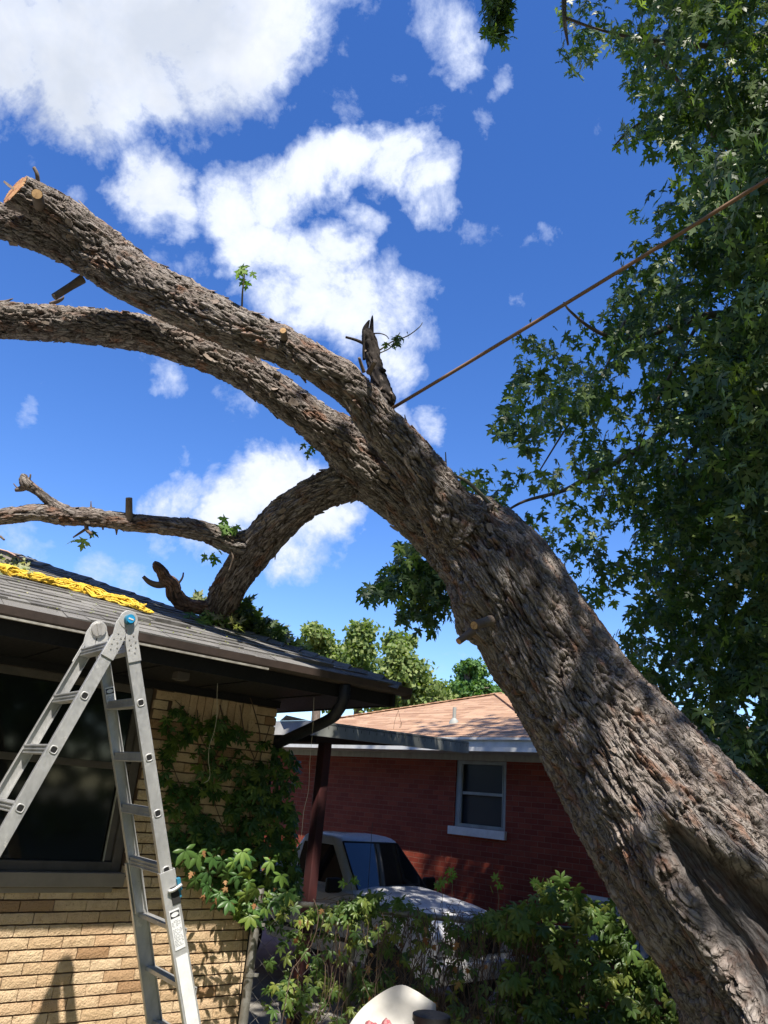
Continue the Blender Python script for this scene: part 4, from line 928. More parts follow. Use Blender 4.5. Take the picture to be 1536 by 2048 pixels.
# ================================================================== ROPES
m_, q, b = mat('yellow_rope', (.75, .5, .02), .6, 0, .3); c_ = q.new('ShaderNodeTexCoord').outputs['Object']
q.put(b.inputs['Base Color'], q.mix(q.rng(q.noise(c_, 75, 2, .6), .60, .66, 0, .85), q.mix(q.rng(q.noise(c_, 14, 3, .6), .3, .7, 0, 1), (.66, .42, .03), (.80, .58, .08)), (.03, .025, .02)))
MT['yrope'] = m_
def on_roof(x, y, lift=0):
    nn = RN; return pl(x, y, RF(0, 0, 0), nn)+RN*lift
yr = empty('rope', on_roof(150, 1175), 'bundled yellow rope lying on the grey shingle roof', 'rope')
path = [on_roof(x, y) for x, y in ((-90, 1112), (-30, 1133), (0, 1147), (60, 1160), (110, 1172), (160, 1186), (210, 1200), (255, 1214), (296, 1229))]
ps = spline(path, 6); ta = nrm(ps[-1]-ps[0]); sdn = nrm(np.cross(RN, ta))
mb = MB()
for st in range(32):
    ph = random.uniform(0, 6.28); a0 = random.uniform(-.06, .06); f = random.uniform(3, 9); l0 = random.uniform(.006, .042); e0 = random.randint(0, 10) if st > 3 else 0; e1 = len(ps)-random.randint(0, 9)
    pts = []
    for i in range(e0, e1):
        t = i/(len(ps)-1); wid = .25+1.0*min(1, t*3.2)*(1-.45*max(0, t-.75)*4); ti = min(abs(t-.30), abs(t-.66)); wid *= .45+.55*min(1, ti*14)
        pts.append(ps[i]+sdn*wid*(a0+.035*sin(f*t*3+ph))+RN*(.012+l0*(.7+.5*sin(f*1.7*t*3+ph*2))))
    if len(pts) > 3: mb.tube(spline([p+rng.normal(0, .004, 3) for p in pts], 2), .0058, 6)
mb.build('strands', MT['yrope'], yr, smooth=True)
for tt in (.30, .66):
    i = int(tt*(len(ps)-1)); cc = ps[i]+RN*.03; mb = MB(); pts = []
    for a in np.linspace(0, 5*2*pi, 70): pts.append(cc+ta*(a/(5*2*pi)-.5)*.06+sdn*.060*cos(a)+RN*.036*sin(a)+ta*.03*cos(a+.5))
    mb.tube(pts, .0062, 6); mb.build('wrap', MT['yrope'], yr, smooth=True)
mb = MB()
for e_ in range(12):
    i = len(ps)-1-random.randint(0, 8); s = random.choice((-1, 1)); a = random.uniform(.06, .13)
    pts = [ps[i-6]+RN*.03, ps[i-2]+sdn*s*.05+RN*.03, ps[i]+ta*.05*random.random()+sdn*s*.06+RN*.02, ps[i]+ta*a*.6+RN*.02, ps[i-3]+sdn*-s*.04+RN*.03]
    mb.tube(spline(pts, 5), .0058, 6)
mb.build('loose_loops', MT['yrope'], yr, smooth=True)
# taut tan pull rope
m_, q, b = mat('tan_rope', (.3, .18, .1), .8, 0, .2); c_ = q.new('ShaderNodeTexCoord').outputs['Object']
wv_ = q.new('ShaderNodeTexWave'); q.put(wv_.inputs['Vector'], c_); wv_.inputs['Scale'].default_value = 60; wv_.inputs['Distortion'].default_value = 1.5
q.put(b.inputs['Base Color'], q.mix(wv_.outputs[1], (.24, .14, .09), (.32, .20, .125))); q.put(b.inputs['Normal'], q.bump(wv_.outputs[1], .35, .002)); MT['trope'] = m_
ra_ = at(775, 822, 5.12); rb_ = at(1545, 336, 4.1); rdir = rb_-ra_
mb = MB(); mb.tube([ra_+rdir*t-np.array([0, 0, 1])*.10*t*(2.6-t)*.35 for t in np.linspace(0, 2.6, 40)], .0115, 8); ro_ = mb.build('rope', MT['trope'], smooth=True)
tag(ro_, 'taut tan rope running from the tree up to the right', 'rope')
# correct sag so that both sighted points lie on it
mb = MB(); 
# ================================================================== CHAINSAW on the roof
cs0 = on_roof(-25, 1098, .09); cs1 = on_roof(33, 1122, .055)
def atpl(x, y, P, n): return pl(x, y, P, n)
cn_ = -nrm(_D*[1, 1, 0]); Pc = on_roof(20, 1135, .0)
Q_ = lambda x, y, o=0: pl(x, y, Pc, cn_)+cn_*o
cs = empty('chainsaw', Q_(10, 1128), 'chainsaw with its bar pointing right at the top edge of the roof', 'chainsaw')
bar = [(-60, 1092), (8, 1110), (20, 1115), (29, 1120), (32, 1125), (29, 1129), (22, 1130), (10, 1126), (-60, 1108)]
mb = MB(); mb.prism([Q_(x, y) for x, y in bar], cn_*.006); cb_ = mb.build('guide_bar', worn('bar_steel', (.42, .37, .34), (.3, .27, .26), .5, .4, 20, .05, 70), cs)
mb = MB(); pth = spline([Q_(x, y, .003) for x, y in ((-60, 1088), (8, 1106.5), (21, 1111.5), (31, 1117), (35.5, 1124), (31, 1132), (22, 1133.5), (9, 1129.5), (-60, 1111.5))], 6)
for i in range(len(pth)-1):
    mb.bar(pth[i], pth[i+1], .008, .008); 
    if i % 2 == 0: mb.bar(pth[i], lerp(pth[i], pth[i+1], .5)+nrm(pth[i]-Q_(5, 1119))*.008, .006, .006)
mb.build('saw_chain', MT['black'], cb_)
mb = MB(); mb.box(Q_(-75, 1090), _X*.13, cn_*.07, (0, 0, .085)); mb.box(Q_(-110, 1080), _X*.05, cn_*.04, (0, 0, .05)); mb.build('engine_body', worn('orange_plastic', (.5, .13, .04), (.4, .1, .03), .4), cs, bevel=.02)
mb = MB(); mb.tube([Q_(x, y) for x, y in ((-20, 1090), (0, 1099), (15, 1103), (28, 1110), (45, 1120))], .0065, 8); lm = mb.build('branch_stick', worn('reddish_stick', (.38, .22, .18), (.5, .36, .30), .7), None, smooth=True)
tag(lm, 'thin reddish stick lying above the chainsaw bar on the roof', 'stick')

# ================================================================== TRUCK
hd3 = nrm([.69, -.73, 0]); ld3 = np.array([-hd3[1], hd3[0], 0])
cow = at(716, 1762, 8.4); TZ = -.235
TO = cow-ld3*(-.66*.86)-np.array([0, 0, 0]); TO[2] = 0
def T(x, y, z): return TO+hd3*x*.84+ld3*y*.86+np.array([0, 0, z+TZ])
tk = empty('pickup_truck', T(-.3, 0, 0), 'white pickup truck parked nose right under the carport behind the vine-covered fence', 'truck')
def loft(mb, st, closed_ends=True):
    n = len(st[0]); vs = [p for r in st for p in r]; fs = [(i*n+j, i*n+(j+1) % n, (i+1)*n+(j+1) % n, (i+1)*n+j) for i in range(len(st)-1) for j in range(n)]
    if closed_ends: fs += [tuple(range(n))[::-1], tuple((len(st)-1)*n+j for j in range(n))]
    mb.add(vs, fs)
def bodysec(x, w, ztop, zb=.38, crown=.03, sh=.12, bulge=.02):
    ys = [(-w*.93, zb), (-w-bulge*.3, zb+.15), (-w-bulge, .62), (-w, ztop-sh), (-w*.965, ztop-sh*.35), (-w*.88, ztop-.012), (-w*.5, ztop+crown*.8), (0, ztop+crown)]
    ys = ys+[(-a, b_) for a, b_ in ys[:-1][::-1]]
    return [T(x, a, b_) for a, b_ in ys]
mb = MB()
loft(mb, [bodysec(*a) for a in ((1.50, .70, .70, .45, .0), (1.47, .76, .80, .42, .02), (1.36, .80, .875, .40, .035), (1.15, .825, .925, .38, .045), (.8, .83, .975, .38, .05), (.4, .835, 1.01, .38, .05), (.12, .84, 1.035, .38, .045), (0, .84, 1.045, .38, .03), (-.3, .84, 1.05, .38, .0), (-1.62, .84, 1.05, .38, .0), (-1.66, .84, 1.03, .38, 0))])
body = mb.build('body', MT['carpaint'], tk, auto=True)
mb = MB()
for sg in (-1, 1): mb.box(T(-2.6, sg*.80, .77), hd3*.92, ld3*.04, (0, 0, .28))
mb.box(T(-2.6, 0, .55), hd3*.92, ld3*.78, (0, 0, .04)); mb.box(T(-3.52, 0, .77), hd3*.03, ld3*.83, (0, 0, .28)); mb.build('bed', MT['carpaint'], tk, bevel=.02)
def cab(z): # outline at height z: x front, x rear, half width
    t = (z-1.03)/(1.56-1.03); return 0.02-.62*t-.0*t*t, -1.60+.20*t+.10*t*t, .755-.150*t-.02*t*t
def ring(z, inset=0, rf=.10, rrd=.12):
    xf, xr, w = cab(z); xf -= inset; xr += inset; w -= inset; o_ = []
    for cx, cy, a0 in ((xf-rf, w-rf, 0), (xr+rrd, w-rrd, pi/2), (xr+rrd, -w+rrd, pi), (xf-rf, -w+rf, 3*pi/2)):
        r = rf if cx > -1 else rrd
        for k_ in range(6): a = a0+k_/5*pi/2; o_.append((cx+r*cos(a), cy+r*sin(a)))
    bow = []
    for x, y in o_: bow.append(T(x+(.05*(1-(y/w)**2) if x > xf-rf-.001 else 0), y, z))
    return bow
mb = MB(); R1 = [ring(z) for z in (1.02, 1.12, 1.25, 1.38, 1.47, 1.52)]+[ring(1.545, .025), ring(1.562, .07), ring(1.575, .16), ring(1.583, .30)]
loft(mb, R1); cabo = mb.build('cab', MT['carpaint'], tk, auto=True)
# glass panels, 4 mm proud of the shell
def panel(fn, us, vs, off, name, par):
    mb = MB(); n = len(vs); P = [[fn(u, v) for v in vs] for u in us]; c0 = T(-.8, 0, 1.1)
    vv_ = [p+nrm(p-c0)*off for r in P for p in r]; mb.add(vv_, [(i*n+j, i*n+j+1, (i+1)*n+j+1, (i+1)*n+j) for i in range(len(us)-1) for j in range(n-1)])
    return mb.build(name, MT['glasscar'], par, auto=True)
m_, q, b = mat('car_glass', (.012, .015, .018), .04, 0, .7); MT['glasscar'] = m_
def ws(u, v):  # u -1..1 across, v 0..1 up
    z = 1.045+.445*v; xf, xr, w = cab(z); y = u*(w-.085+.0*v); return T(xf+.05*(1-(y/w)**2)-.004, y, z)
gl_ = panel(ws, np.linspace(-1, 1, 13), np.linspace(0, 1, 7), .012, 'windshield', cabo)
mb = MB(); edge_ = [ws(-1, v) for v in np.linspace(0, 1, 7)]+[ws(u, 1) for u in np.linspace(-1, 1, 13)]+[ws(1, v) for v in np.linspace(1, 0, 7)]; mb.tube([p+nrm(p-T(-.8, 0, 1.1))*.012 for p in edge_], .010, 6); mb.build('windshield_seal', MT['rubber'], gl_)
for sg in (-1, 1):
    def sw(u, v):
        z = 1.06+.39*v; xf, xr, w = cab(z); x0 = xf-.12; x1 = -1.22+.0*v; return T(x0+(x1-x0)*u, sg*(w+.001), z)
    g_ = panel(sw, np.linspace(0, 1, 8), np.linspace(0, 1, 5), .006, 'side_window', cabo)
def rwn(u, v): z = 1.1+.36*v; xf, xr, w = cab(z); return T(xr-.002, u*(w-.14), z)
panel(rwn, np.linspace(-1, 1, 5), np.linspace(0, 1, 4), .006, 'rear_window', cabo)
for sg in (-1, 1):
    mb = MB(); mb.box(T(-.18, sg*.93, 1.07), hd3*.035, ld3*.095, (0, 0, .075)); mb.box(T(-.18, sg*.84, 1.02), hd3*.03, ld3*.05, (0, 0, .02)); mb.build('side_mirror', MT['black'], tk, bevel=.02)
    mb = MB(); mb.box(T(-.72, sg*.8455, .70), hd3*.52, ld3*.004, (0, 0, .27)); dr = mb.build('door', MT['carpaint'], tk, bevel=.003)
    mb = MB(); mb.bar(T(-1.18, sg*.862, .93), T(-1.03, sg*.862, .93), .02, .03); mb.build('handle', MT['black'], dr, bevel=.006)
    mb = MB(); mb.box(T(1.47, sg*.55, .68), hd3*.03, ld3*.16, (0, 0, .08)); mb.build('headlight', MT['lamp'], tk, bevel=.02)
    mb = MB(); mb.tube([T(.05, sg*.1-.1, 1.072), T(.03, sg*.1+.15, 1.078), T(.0, sg*.1+.40, 1.085)], .008, 6); mb.build('wiper', MT['rubber'], tk)
    for x in (.82, -2.35):
        mb = MB(); mb.disc(T(x, sg*.74, .33), ld3, .33, .21, 36); ty = mb.build('wheel', MT['rubber'], tk, bevel=.03); mb = MB(); mb.disc(T(x, sg*.80, .33), ld3, .20, .10, 28); mb.build('rim', MT['alu_dull'], ty, bevel=.01)
mb = MB(); mb.box(T(1.50, 0, .68), hd3*.02, ld3*.37, (0, 0, .09)); gr = mb.build('grille', MT['black'], tk, bevel=.01)
mb = MB(); mb.box(T(1.56, 0, .46), hd3*.06, ld3*.84, (0, 0, .08)); mb.build('bumper', MT['castalu'], tk, bevel=.02)
mb = MB(); mb.tube([T(.35, -.80, .98), T(.33, -.80, 1.75)], .003, 5); mb.build('antenna', MT['black'], tk)
mb = MB()
for z in (.56,): mb.box(T(-.3, -.857, z), hd3*1.25, ld3*.008, (0, 0, .02)); mb.box(T(-.3, .857, z), hd3*1.25, ld3*.008, (0, 0, .02))
mb.build('side_trim', MT['black'], tk)
# seats and visor behind the windshield are not modelled: the glass is dark

# ================================================================== CHAIN LINK FENCE
FY = 6.12; fx0, fx1, RZF = -.60, 6.2, 1.0
fn = empty('chain_link_fence', (fx0, FY, 0), 'chain link fence with top rail running right from the tan house corner', 'fence')
mb = MB(); mb.tube([(fx0, FY, RZF), (.05, FY+.01, RZF+.005), (1.1, FY-.015, RZF-.01), (3, FY, RZF), (fx1, FY, RZF)], .021, 10); mb.build('top_rail', MT['post'], fn, smooth=True)
for x, r, hh_ in ((.045, .024, 1.02), (2.6, .024, 1.02), (5.2, .024, 1.02)):
    mb = MB(); mb.tube([(x, FY+.03, 0), (x, FY+.03, hh_)], r, 10); mb.tube([(x, FY+.03, hh_), (x, FY+.03, hh_+.02), (x, FY+.03, hh_+.04)], [r*1.2, r*1.1, r*.4], 10); mb.build('post', MT['post'], fn, smooth=False, auto=True)
mb = MB(); px_ = -.655; mb.tube([(px_, FY-.06, 0), (px_, FY-.06, 1.06)], .032, 14); mb.tube([(px_, FY-.06, 1.06), (px_, FY-.06, 1.09), (px_, FY-.06, 1.11)], [.035, .03, .01], 14)
tp = mb.build('terminal_post', MT['post'], fn, auto=True)
mb = MB()
for z in (.22, .55, .86): mb.tube([(px_, FY-.06, z-.011), (px_, FY-.06, z+.011)], .0375, 14); mb.box((px_+.045, FY-.06, z), (.022, 0, 0), (0, .008, 0), (0, 0, .011))
mb.build('clamp_band', MT['post'], tp, auto=True)
mb = MB(); mb.bar((px_+.05, FY-.06, .02), (px_+.05, FY-.06, 1.0), .018, .006); mb.build('tension_bar', MT['post'], fn)
mb = MB(); dm = .056; nz_ = int(RZF/dm)
x = px_+.05; k_ = 0
while x < fx1:
    pts = [(x+(dm/2 if (i+k_) % 2 else -dm/2)*.96, FY-.03+(.004 if i % 2 else -.004), .01+i*dm*.98) for i in range(nz_+1)]
    mb.tube(pts, .0019, 4, caps=False); x += dm; k_ += 1
me_ = mb.build('mesh', MT['wire'], fn); me_.name = 'wire_netting'

# ================================================================== THINGS AT THE FENCE FOOT
Pw = lambda x, y, yy: pl(x, y, np.array([0, yy, 0]), np.array([0, 1., 0]))
top = spline([(690, 2062), (720, 2025), (760, 1995), (800, 1977), (830, 1984), (872, 2008)], 5)
mb = MB(); vs = []; n = len(top)
for r in range(8):
    f = r/7
    for i, (x, y) in enumerate(top):
        P = Pw(x, y, 5.42); g_ = i/(n-1); P = P+np.array([.03*f, -.45*f*f+.10*sin(g_*pi)*(1-f), -P[2]*f*.97]); vs.append(P)
mb.add(vs, [(r*n+i, r*n+i+1, (r+1)*n+i+1, (r+1)*n+i) for r in range(7) for i in range(n-1)])
sheet = mb.build('plastic_sheet', MT['plank'], smooth=True); so_ = sheet.modifiers.new('s', 'SOLIDIFY'); so_.thickness = .004
tag(sheet, 'bent off-white plastic sheet leaning at the foot of the fence', 'plastic sheet')
mb = MB(); pc = Pw(863, 2029, 5.15); R_ = .105
mb.tube([(pc[0], pc[1], z) for z in (0, pc[2]*.5, pc[2]-.035)], [R_*.72, R_*.86, R_*.97], 28, caps=False); mb.tube([(pc[0], pc[1], pc[2]-.035), (pc[0], pc[1], pc[2]-.034), (pc[0], pc[1], pc[2]-.002), (pc[0], pc[1], pc[2]), (pc[0], pc[1], pc[2]-.004), (pc[0], pc[1], pc[2]-.03)], [R_*.98, R_*1.06, R_*1.06, R_*1.02, R_*.98, R_*.93], 28, caps=False); mb.disc((pc[0], pc[1], pc[2]-.01), (0, 0, 1), R_*.97, .01, 28)
pt_ = mb.build('bucket', MT['black'], auto=True); tag(pt_, 'upturned black bucket in front of the plastic sheet', 'bucket')
m_, q, b = mat('pink_cloth', (.5, .12, .15), .9); c_ = q.new('ShaderNodeTexCoord').outputs['Object']
q.put(b.inputs['Base Color'], q.mix(q.rng(q.noise(c_, 60, 3, .7), .45, .55, 0, 1), (.38, .08, .10), (.52, .24, .24))); q.put(b.inputs['Normal'], q.bump(q.noise(c_, 25, 4, .6), 1, .02)); MT['pink'] = m_
mb = MB(); pk = Pw(768, 2052, 5.0); vs = []
for i in range(25):
    for j in range(9):
        a = i/24*2-1; b_ = j/8*2-1; zz_ = pk[2]*(1-(abs(a)**6)*.5)*(1-b_*b_*.25)+.02*sin(a*9+b_*4)+.012*sin(a*17)
        vs.append((pk[0]+a*.145, pk[1]+b_*.16, zz_+(.035 if i > 19 else 0)*(1-abs(b_))))
mb.add(vs, [(i*9+j, i*9+j+1, (i+1)*9+j+1, (i+1)*9+j) for i in range(24) for j in range(8)])
pko = mb.build('cloth', MT['pink'], smooth=True); so_ = pko.modifiers.new('s', 'SOLIDIFY'); so_.thickness = .01; tag(pko, 'pink patterned cloth heaped beside the black bucket', 'cloth')
# dangling strings
def stringy(pts, r, m, name, label, Z0):
    mb = MB(); mb.tube(spline([at(x, y, z) for x, y, z in pts], 5), r, 5); o = mb.build(name, m, smooth=True); tag(o, label, 'string'); return o
zt_ = 5.2
stringy([(435, 1366, zt_), (434, 1400, zt_), (434, 1430, zt_), (428, 1465, zt_), (419, 1492, zt_), (417, 1520, zt_), (420, 1545, zt_), (417, 1560, zt_), (407, 1566, zt_)], .0016, MT['string'], 'string', 'pale curved string hanging from the eave in front of the vine', 0)
stringy([(628, 1395, 5.4), (626, 1450, 5.4), (620, 1520, 5.4), (617, 1580, 5.4), (608, 1620, 5.4), (604, 1660, 5.4), (601, 1690, 5.4)], .0012, MT['string'], 'string', 'long thin string hanging past the maroon post', 0)
stringy([(797, 1420, 5.85), (790, 1440, 5.85), (787, 1458, 5.85)], .0012, MT['vinestem'], 'string', 'short dark string hanging left from the gutter end', 0)
stringy([(797, 1420, 5.85), (800, 1436, 5.85), (803, 1450, 5.85), (799, 1456, 5.85), (803, 1444, 5.85)], .0012, MT['vinestem'], 'string', 'looped dark string hanging at the very gutter end', 0)
# ================================================================== FOLIAGE
def outline_fan(pts, c=(0, .3), curl=.10):
    """mirror a right-hand outline, fan triangles from c; z folds the sides down"""
    R = list(pts); Lm = [(-x, y) for x, y in pts[::-1] if x != 0]
    P = [c]+R+Lm; v = np.array([(x, y, -curl*abs(x)*1.4-.16*y*y) for x, y in P]); n = len(P)-1
    f = np.array([(0, 1+i, 1+(i+1) % n) for i in range(n)])
    return v, f
MAPLE = outline_fan([(0, 0), (.10, -.03), (.34, -.12), (.13, .09), (.42, .16), (.62, .44), (.40, .36), (.30, .44), (.10, .33), (.12, .56), (.30, .70), (.11, .72), (.09, .86), (0, 1.04)])
MAPLE_S = outline_fan([(0, 0), (.30, -.08), (.2, .1), (.58, .40), (.17, .38), (.30, .68), (.1, .8), (0, 1.04)])
def creeper_leaf():
    vs = []; fs = []
    for a, L in ((0, 1), (.78, .92), (-.78, .92), (1.75, .68), (-1.75, .68)):
        b = len(vs); pr = [(0, .04), (.13, .30), (.20, .55), (.13, .80), (0, 1.05), (-.13, .80), (-.20, .55), (-.13, .30)]
        ca, sa = cos(a), sin(a); ctr = (0, .5)
        for (x, y) in [ctr]+pr:
            x *= L; y *= L; z = -.35*abs(x)-.22*y*y+(.06 if (x, y) == (0, .5*L) else 0)
            vs.append((x*ca+y*sa, -x*sa+y*ca, z))
        fs += [(b, b+1+i, b+1+(i+1) % 8) for i in range(8)]
    return np.array(vs), np.array(fs)
CREEP = creeper_leaf()
DIAM = (np.array([(0, 0, 0), (.38, .45, -.08), (0, 1, -.1), (-.38, .45, -.08)], float), np.array([(0, 1, 2), (0, 2, 3)]))
def scatter(name, tmpl, pos, tip, nor, size, mat_, parent=None, rnd=None):
    v, f = tmpl; N = len(pos); tip = tip/np.linalg.norm(tip, axis=1)[:, None]
    nor = nor-tip*(nor*tip).sum(1)[:, None]; nor /= np.maximum(1e-6, np.linalg.norm(nor, axis=1))[:, None]; sd = np.cross(tip, nor)
    wv = rng.uniform(.8, 1.15, N)
    out_ = pos[:, None]+size[:, None, None]*(v[None, :, 0, None]*sd[:, None]*wv[:, None, None]+v[None, :, 1, None]*tip[:, None]+v[None, :, 2, None]*nor[:, None]*rng.uniform(.3, 1.8, N)[:, None, None])
    F_ = (f[None]+(np.arange(N)*len(v))[:, None, None]).reshape(-1, 3); rnd = rng.random(N) if rnd is None else rnd
    return npmesh(name, out_.reshape(-1, 3), F_, mat_, parent, {'rnd': ('FLOAT', np.repeat(rnd, len(v)))})
def rv(n): v = rng.normal(size=(n, 3)); return v/np.linalg.norm(v, axis=1)[:, None]
def inpoly(px, py, poly): return poly_sd(np.array(px, float), np.array(py, float), poly) < 0
def at_arr(px, py, Z): return CC+(_D+np.outer((px-768)/FPX, _R)-np.outer((py-1024)/FPX, _U))*Z[:, None]

# ---- the standing maple at the right ---------------------------------
mt = empty('maple_tree', (6.6, 7.6, 0), 'leafy dark green maple filling the right edge of the picture', 'tree')
mb = MB(); mb.tube(spline([(6.6, 7.6, 0), (6.5, 7.5, 2.5), (6.1, 7.1, 5), (5.6, 6.2, 8), (5.2, 5, 11), (4.8, 4, 14)], 5), [.42-.012*i for i in range(26)], 14); mb.build('trunk', MT['twig'], mt, smooth=True)
brs = [[(1640, 670, 16, 7.2), (1536, 650, 12, 7.1), (1460, 630, 9, 7.0), (1400, 634, 8, 6.95), (1340, 655, 7, 6.9), (1280, 673, 6, 6.85), (1225, 674, 5, 6.8), (1180, 655, 3.5, 6.75), (1140, 622, 2.5, 6.7), (1127, 604, 1.5, 6.7)],
 [(1500, 760, 12, 7.8), (1380, 830, 8, 7.6), (1250, 915, 6, 7.4), (1190, 945, 6, 7.3), (1130, 980, 4.5, 7.2), (1050, 1002, 3, 7.2), (1000, 1030, 2, 7.1)],
 [(1500, 800, 14, 8), (1430, 960, 11, 7.9), (1398, 1040, 10, 7.8), (1372, 1130, 8, 7.7), (1352, 1230, 5.5, 7.6), (1335, 1330, 3, 7.5)],
 [(1398, 1050, 5, 7.8), (1420, 1062, 4, 7.8), (1445, 1075, 3, 7.8)],
 [(1320, 985, 3.5, 7), (1370, 925, 4, 7), (1400, 880, 4.5, 7.1), (1460, 800, 6, 7.3)],
 [(1560, 60, 9, 7.6), (1440, 90, 6, 7.5), (1330, 85, 5, 7.4), (1240, 70, 3, 7.3), (1150, 45, 2, 7.2)],
 [(1560, 330, 10, 7.6), (1450, 290, 7, 7.5), (1390, 215, 5, 7.4), (1340, 140, 3.5, 7.4), (1290, 90, 2, 7.3)],
 [(1560, 420, 9, 7.4), (1470, 480, 6, 7.3), (1400, 470, 5, 7.2), (1330, 490, 3, 7.1), (1260, 530, 2, 7.1)],
 [(1560, 560, 9, 6.6), (1520, 535, 8, 6.6), (1500, 505, 7, 6.6), (1420, 440, 4, 6.6)],
 [(1130, -30, 6, 6.8), (1128, 10, 5, 6.8), (1130, 50, 4, 6.8), (1136, 90, 2, 6.8)], [(1130, 35, 3, 6.8), (1170, 50, 2.5, 6.8), (1200, 60, 1.5, 6.8)],
 [(1440, 1460, 3, 9), (1455, 1440, 2.5, 9), (1466, 1410, 2, 9), (1440, 1330, 2, 9)], [(1498, 1440, 3, 9), (1485, 1400, 2.5, 9), (1478, 1370, 2, 9)],
 [(1230, 290, 1.5, 7), (1260, 260, 2, 7), (1300, 235, 3, 7), (1380, 200, 4, 7.2)], [(1400, 640, 4, 6.9), (1340, 750, 3, 6.9), (1290, 860, 2, 6.9), (1260, 960, 1.3, 6.9)],
 [(1250, 640, 3, 7.2), (1200, 760, 2.5, 7.1), (1130, 860, 2, 7), (1080, 940, 1.4, 7)], [(1500, 1560, 3, 6.5), (1540, 1520, 4, 6.5), (1590, 1480, 6, 6.6)]]
for bpts in brs:
    P = spline(bpts, 5); mb = MB(); mb.tube([at(p[0], p[1], p[3]) for p in P], [p[2]*p[3]/FPX for p in P], 8); mb.build('branch', MT['twig'], mt, smooth=True)
MAIN = [(1115, -60), (1118, 60), (1122, 150), (1188, 148), (1235, 95), (1262, 130), (1235, 165), (1288, 190), (1275, 240), (1212, 290), (1232, 302), (1292, 275), (1300, 305), (1350, 312), (1392, 335), (1372, 355), (1300, 395), (1270, 432), (1292, 472), (1240, 495), (1243, 545), (1218, 590), (1216, 655), (1180, 640), (1115, 590), (1060, 625), (1008, 680), (1048, 715), (1038, 760), (1008, 800), (990, 830), (1002, 870), (1020, 900), (990, 932), (925, 932), (900, 965), (940, 1030), (1010, 1040), (1050, 1120), (1200, 1260), (1300, 1400), (1420, 1540), (1560, 1700), (1750, 1900), (1750, -60)]
LOWL = [(860, 1060), (812, 1090), (765, 1130), (730, 1190), (757, 1208), (790, 1180), (792, 1212), (812, 1237), (850, 1252), (885, 1258), (905, 1215), (960, 1250), (1020, 1150), (960, 1060)]
SPRIG = [(962, -60), (1022, -60), (1018, 60), (1012, 95), (988, 90), (968, 40)]
HOLES = [(1272, 735, 22, 34), (1232, 1088, 24, 36), (1200, 1245, 34, 38), (1500, 1412, 22, 34), (1215, 120, 30, 30), (1090, 905, 16, 26), (1135, 955, 26, 10), (1425, 1032, 12, 12), (1180, 1000, 16, 14), (1480, 150, 10, 12), (1262, 1190, 14, 18), (1300, 1255, 12, 16), (1165, 700, 12, 22), (1060, 800, 10, 16), (1500, 350, 12, 10), (1400, 280, 14, 10), (1210, 830, 10, 22), (1240, 20, 24, 30)]
def sprays(n, bx, poly, Z0, Z1, holes=True, dens=None):
    px = rng.uniform(bx[0], bx[1], n); py = rng.uniform(bx[2], bx[3], n); Z = rng.uniform(Z0, Z1, n); ok = inpoly(px, py, poly)
    if holes:
        for hx, hy, rx, ry in HOLES: ok &= ((px-hx)/(rx+8))**2+((py-hy)/(ry+8))**2 > 1
    if dens is not None: ok &= rng.random(n) < dens(px, py)
    return px[ok], py[ok], Z[ok]
def leaves_from_sprays(px, py, Z, per, spread, size, poly=None, margin=6):
    n = len(px); C_ = at_arr(px, py, Z); base = np.repeat(C_, per, 0); N = len(base)
    tdir = rv(n)*np.array([1, 1, .3])+np.array([-.35, -.35, -.55]); tdir /= np.linalg.norm(tdir, axis=1)[:, None]
    tt = rng.uniform(-.5, .6, N); pos = base+np.repeat(tdir, per, 0)*tt[:, None]*spread*1.5+rng.normal(size=(N, 3))*spread*.30
    v = pos-CC; z = v@_D; X_ = 768+FPX*(v@_R)/z; Y_ = 1024-FPX*(v@_U)/z
    ok = np.ones(N, bool)
    if poly is not None: ok &= poly_sd(X_, Y_, poly) < margin+rng.uniform(-8, 10, N)
    for hx, hy, rx, ry in HOLES: ok &= ((X_-hx)/rx)**2+((Y_-hy)/ry)**2 > rng.uniform(.5, 1.15, N)
    pos = pos[ok]; N = len(pos)
    tip = np.array([0, 0, -1.0])+rv(N)*.75; nor = np.array([0, -.25, .65])+rv(N)*.9
    return pos, tip, nor, rng.uniform(*size, N)
def densf(px, py):
    # large light and open patches, denser toward the right edge
    a = .38+.62*np.clip((px-1150)/230, 0, 1); q_ = fbm(np.stack([px/95, py/95, px*0], 1), 3, 7)
    return np.clip(a*(.35+1.5*np.clip(q_-.30, 0, 1)*2.2), .12, 1)
px, py, Z = sprays(3000, (885, 1700, -60, 1800), MAIN, 6.0, 9.6, True, densf)
L1_ = leaves_from_sprays(px, py, Z, 17, .27, (.075, .135), MAIN)
px, py, Z = sprays(120, (700, 1020, 1050, 1270), LOWL, 6.6, 7.6); L2_ = leaves_from_sprays(px, py, Z, 13, .2, (.09, .135), LOWL)
px, py, Z = sprays(60, (950, 1030, -60, 100), SPRIG, 6.4, 6.9); L3_ = leaves_from_sprays(px, py, Z, 9, .14, (.08, .12), SPRIG)
px, py, Z = sprays(420, (1330, 1700, 300, 1750), MAIN, 4.9, 6.0, True, lambda a, b_: np.clip((a-1370)/160, 0, .9)); L4_ = leaves_from_sprays(px, py, Z, 12, .24, (.10, .15), MAIN)
FAR = [(1620, -300), (1900, -500), (2300, -400), (2500, 300), (2450, 1200), (2200, 1700), (1900, 1850), (1620, 1700)]
px, py, Z = sprays(1500, (1620, 2500, -500, 1850), FAR, 5.6, 9.2, False); L5_ = leaves_from_sprays(px, py, Z, 12, .30, (.09, .16), FAR, 20)
allL = [np.concatenate(x) for x in zip(L1_, L2_, L3_, L4_, L5_)]
print('visible maple leaves', len(allL[0]))
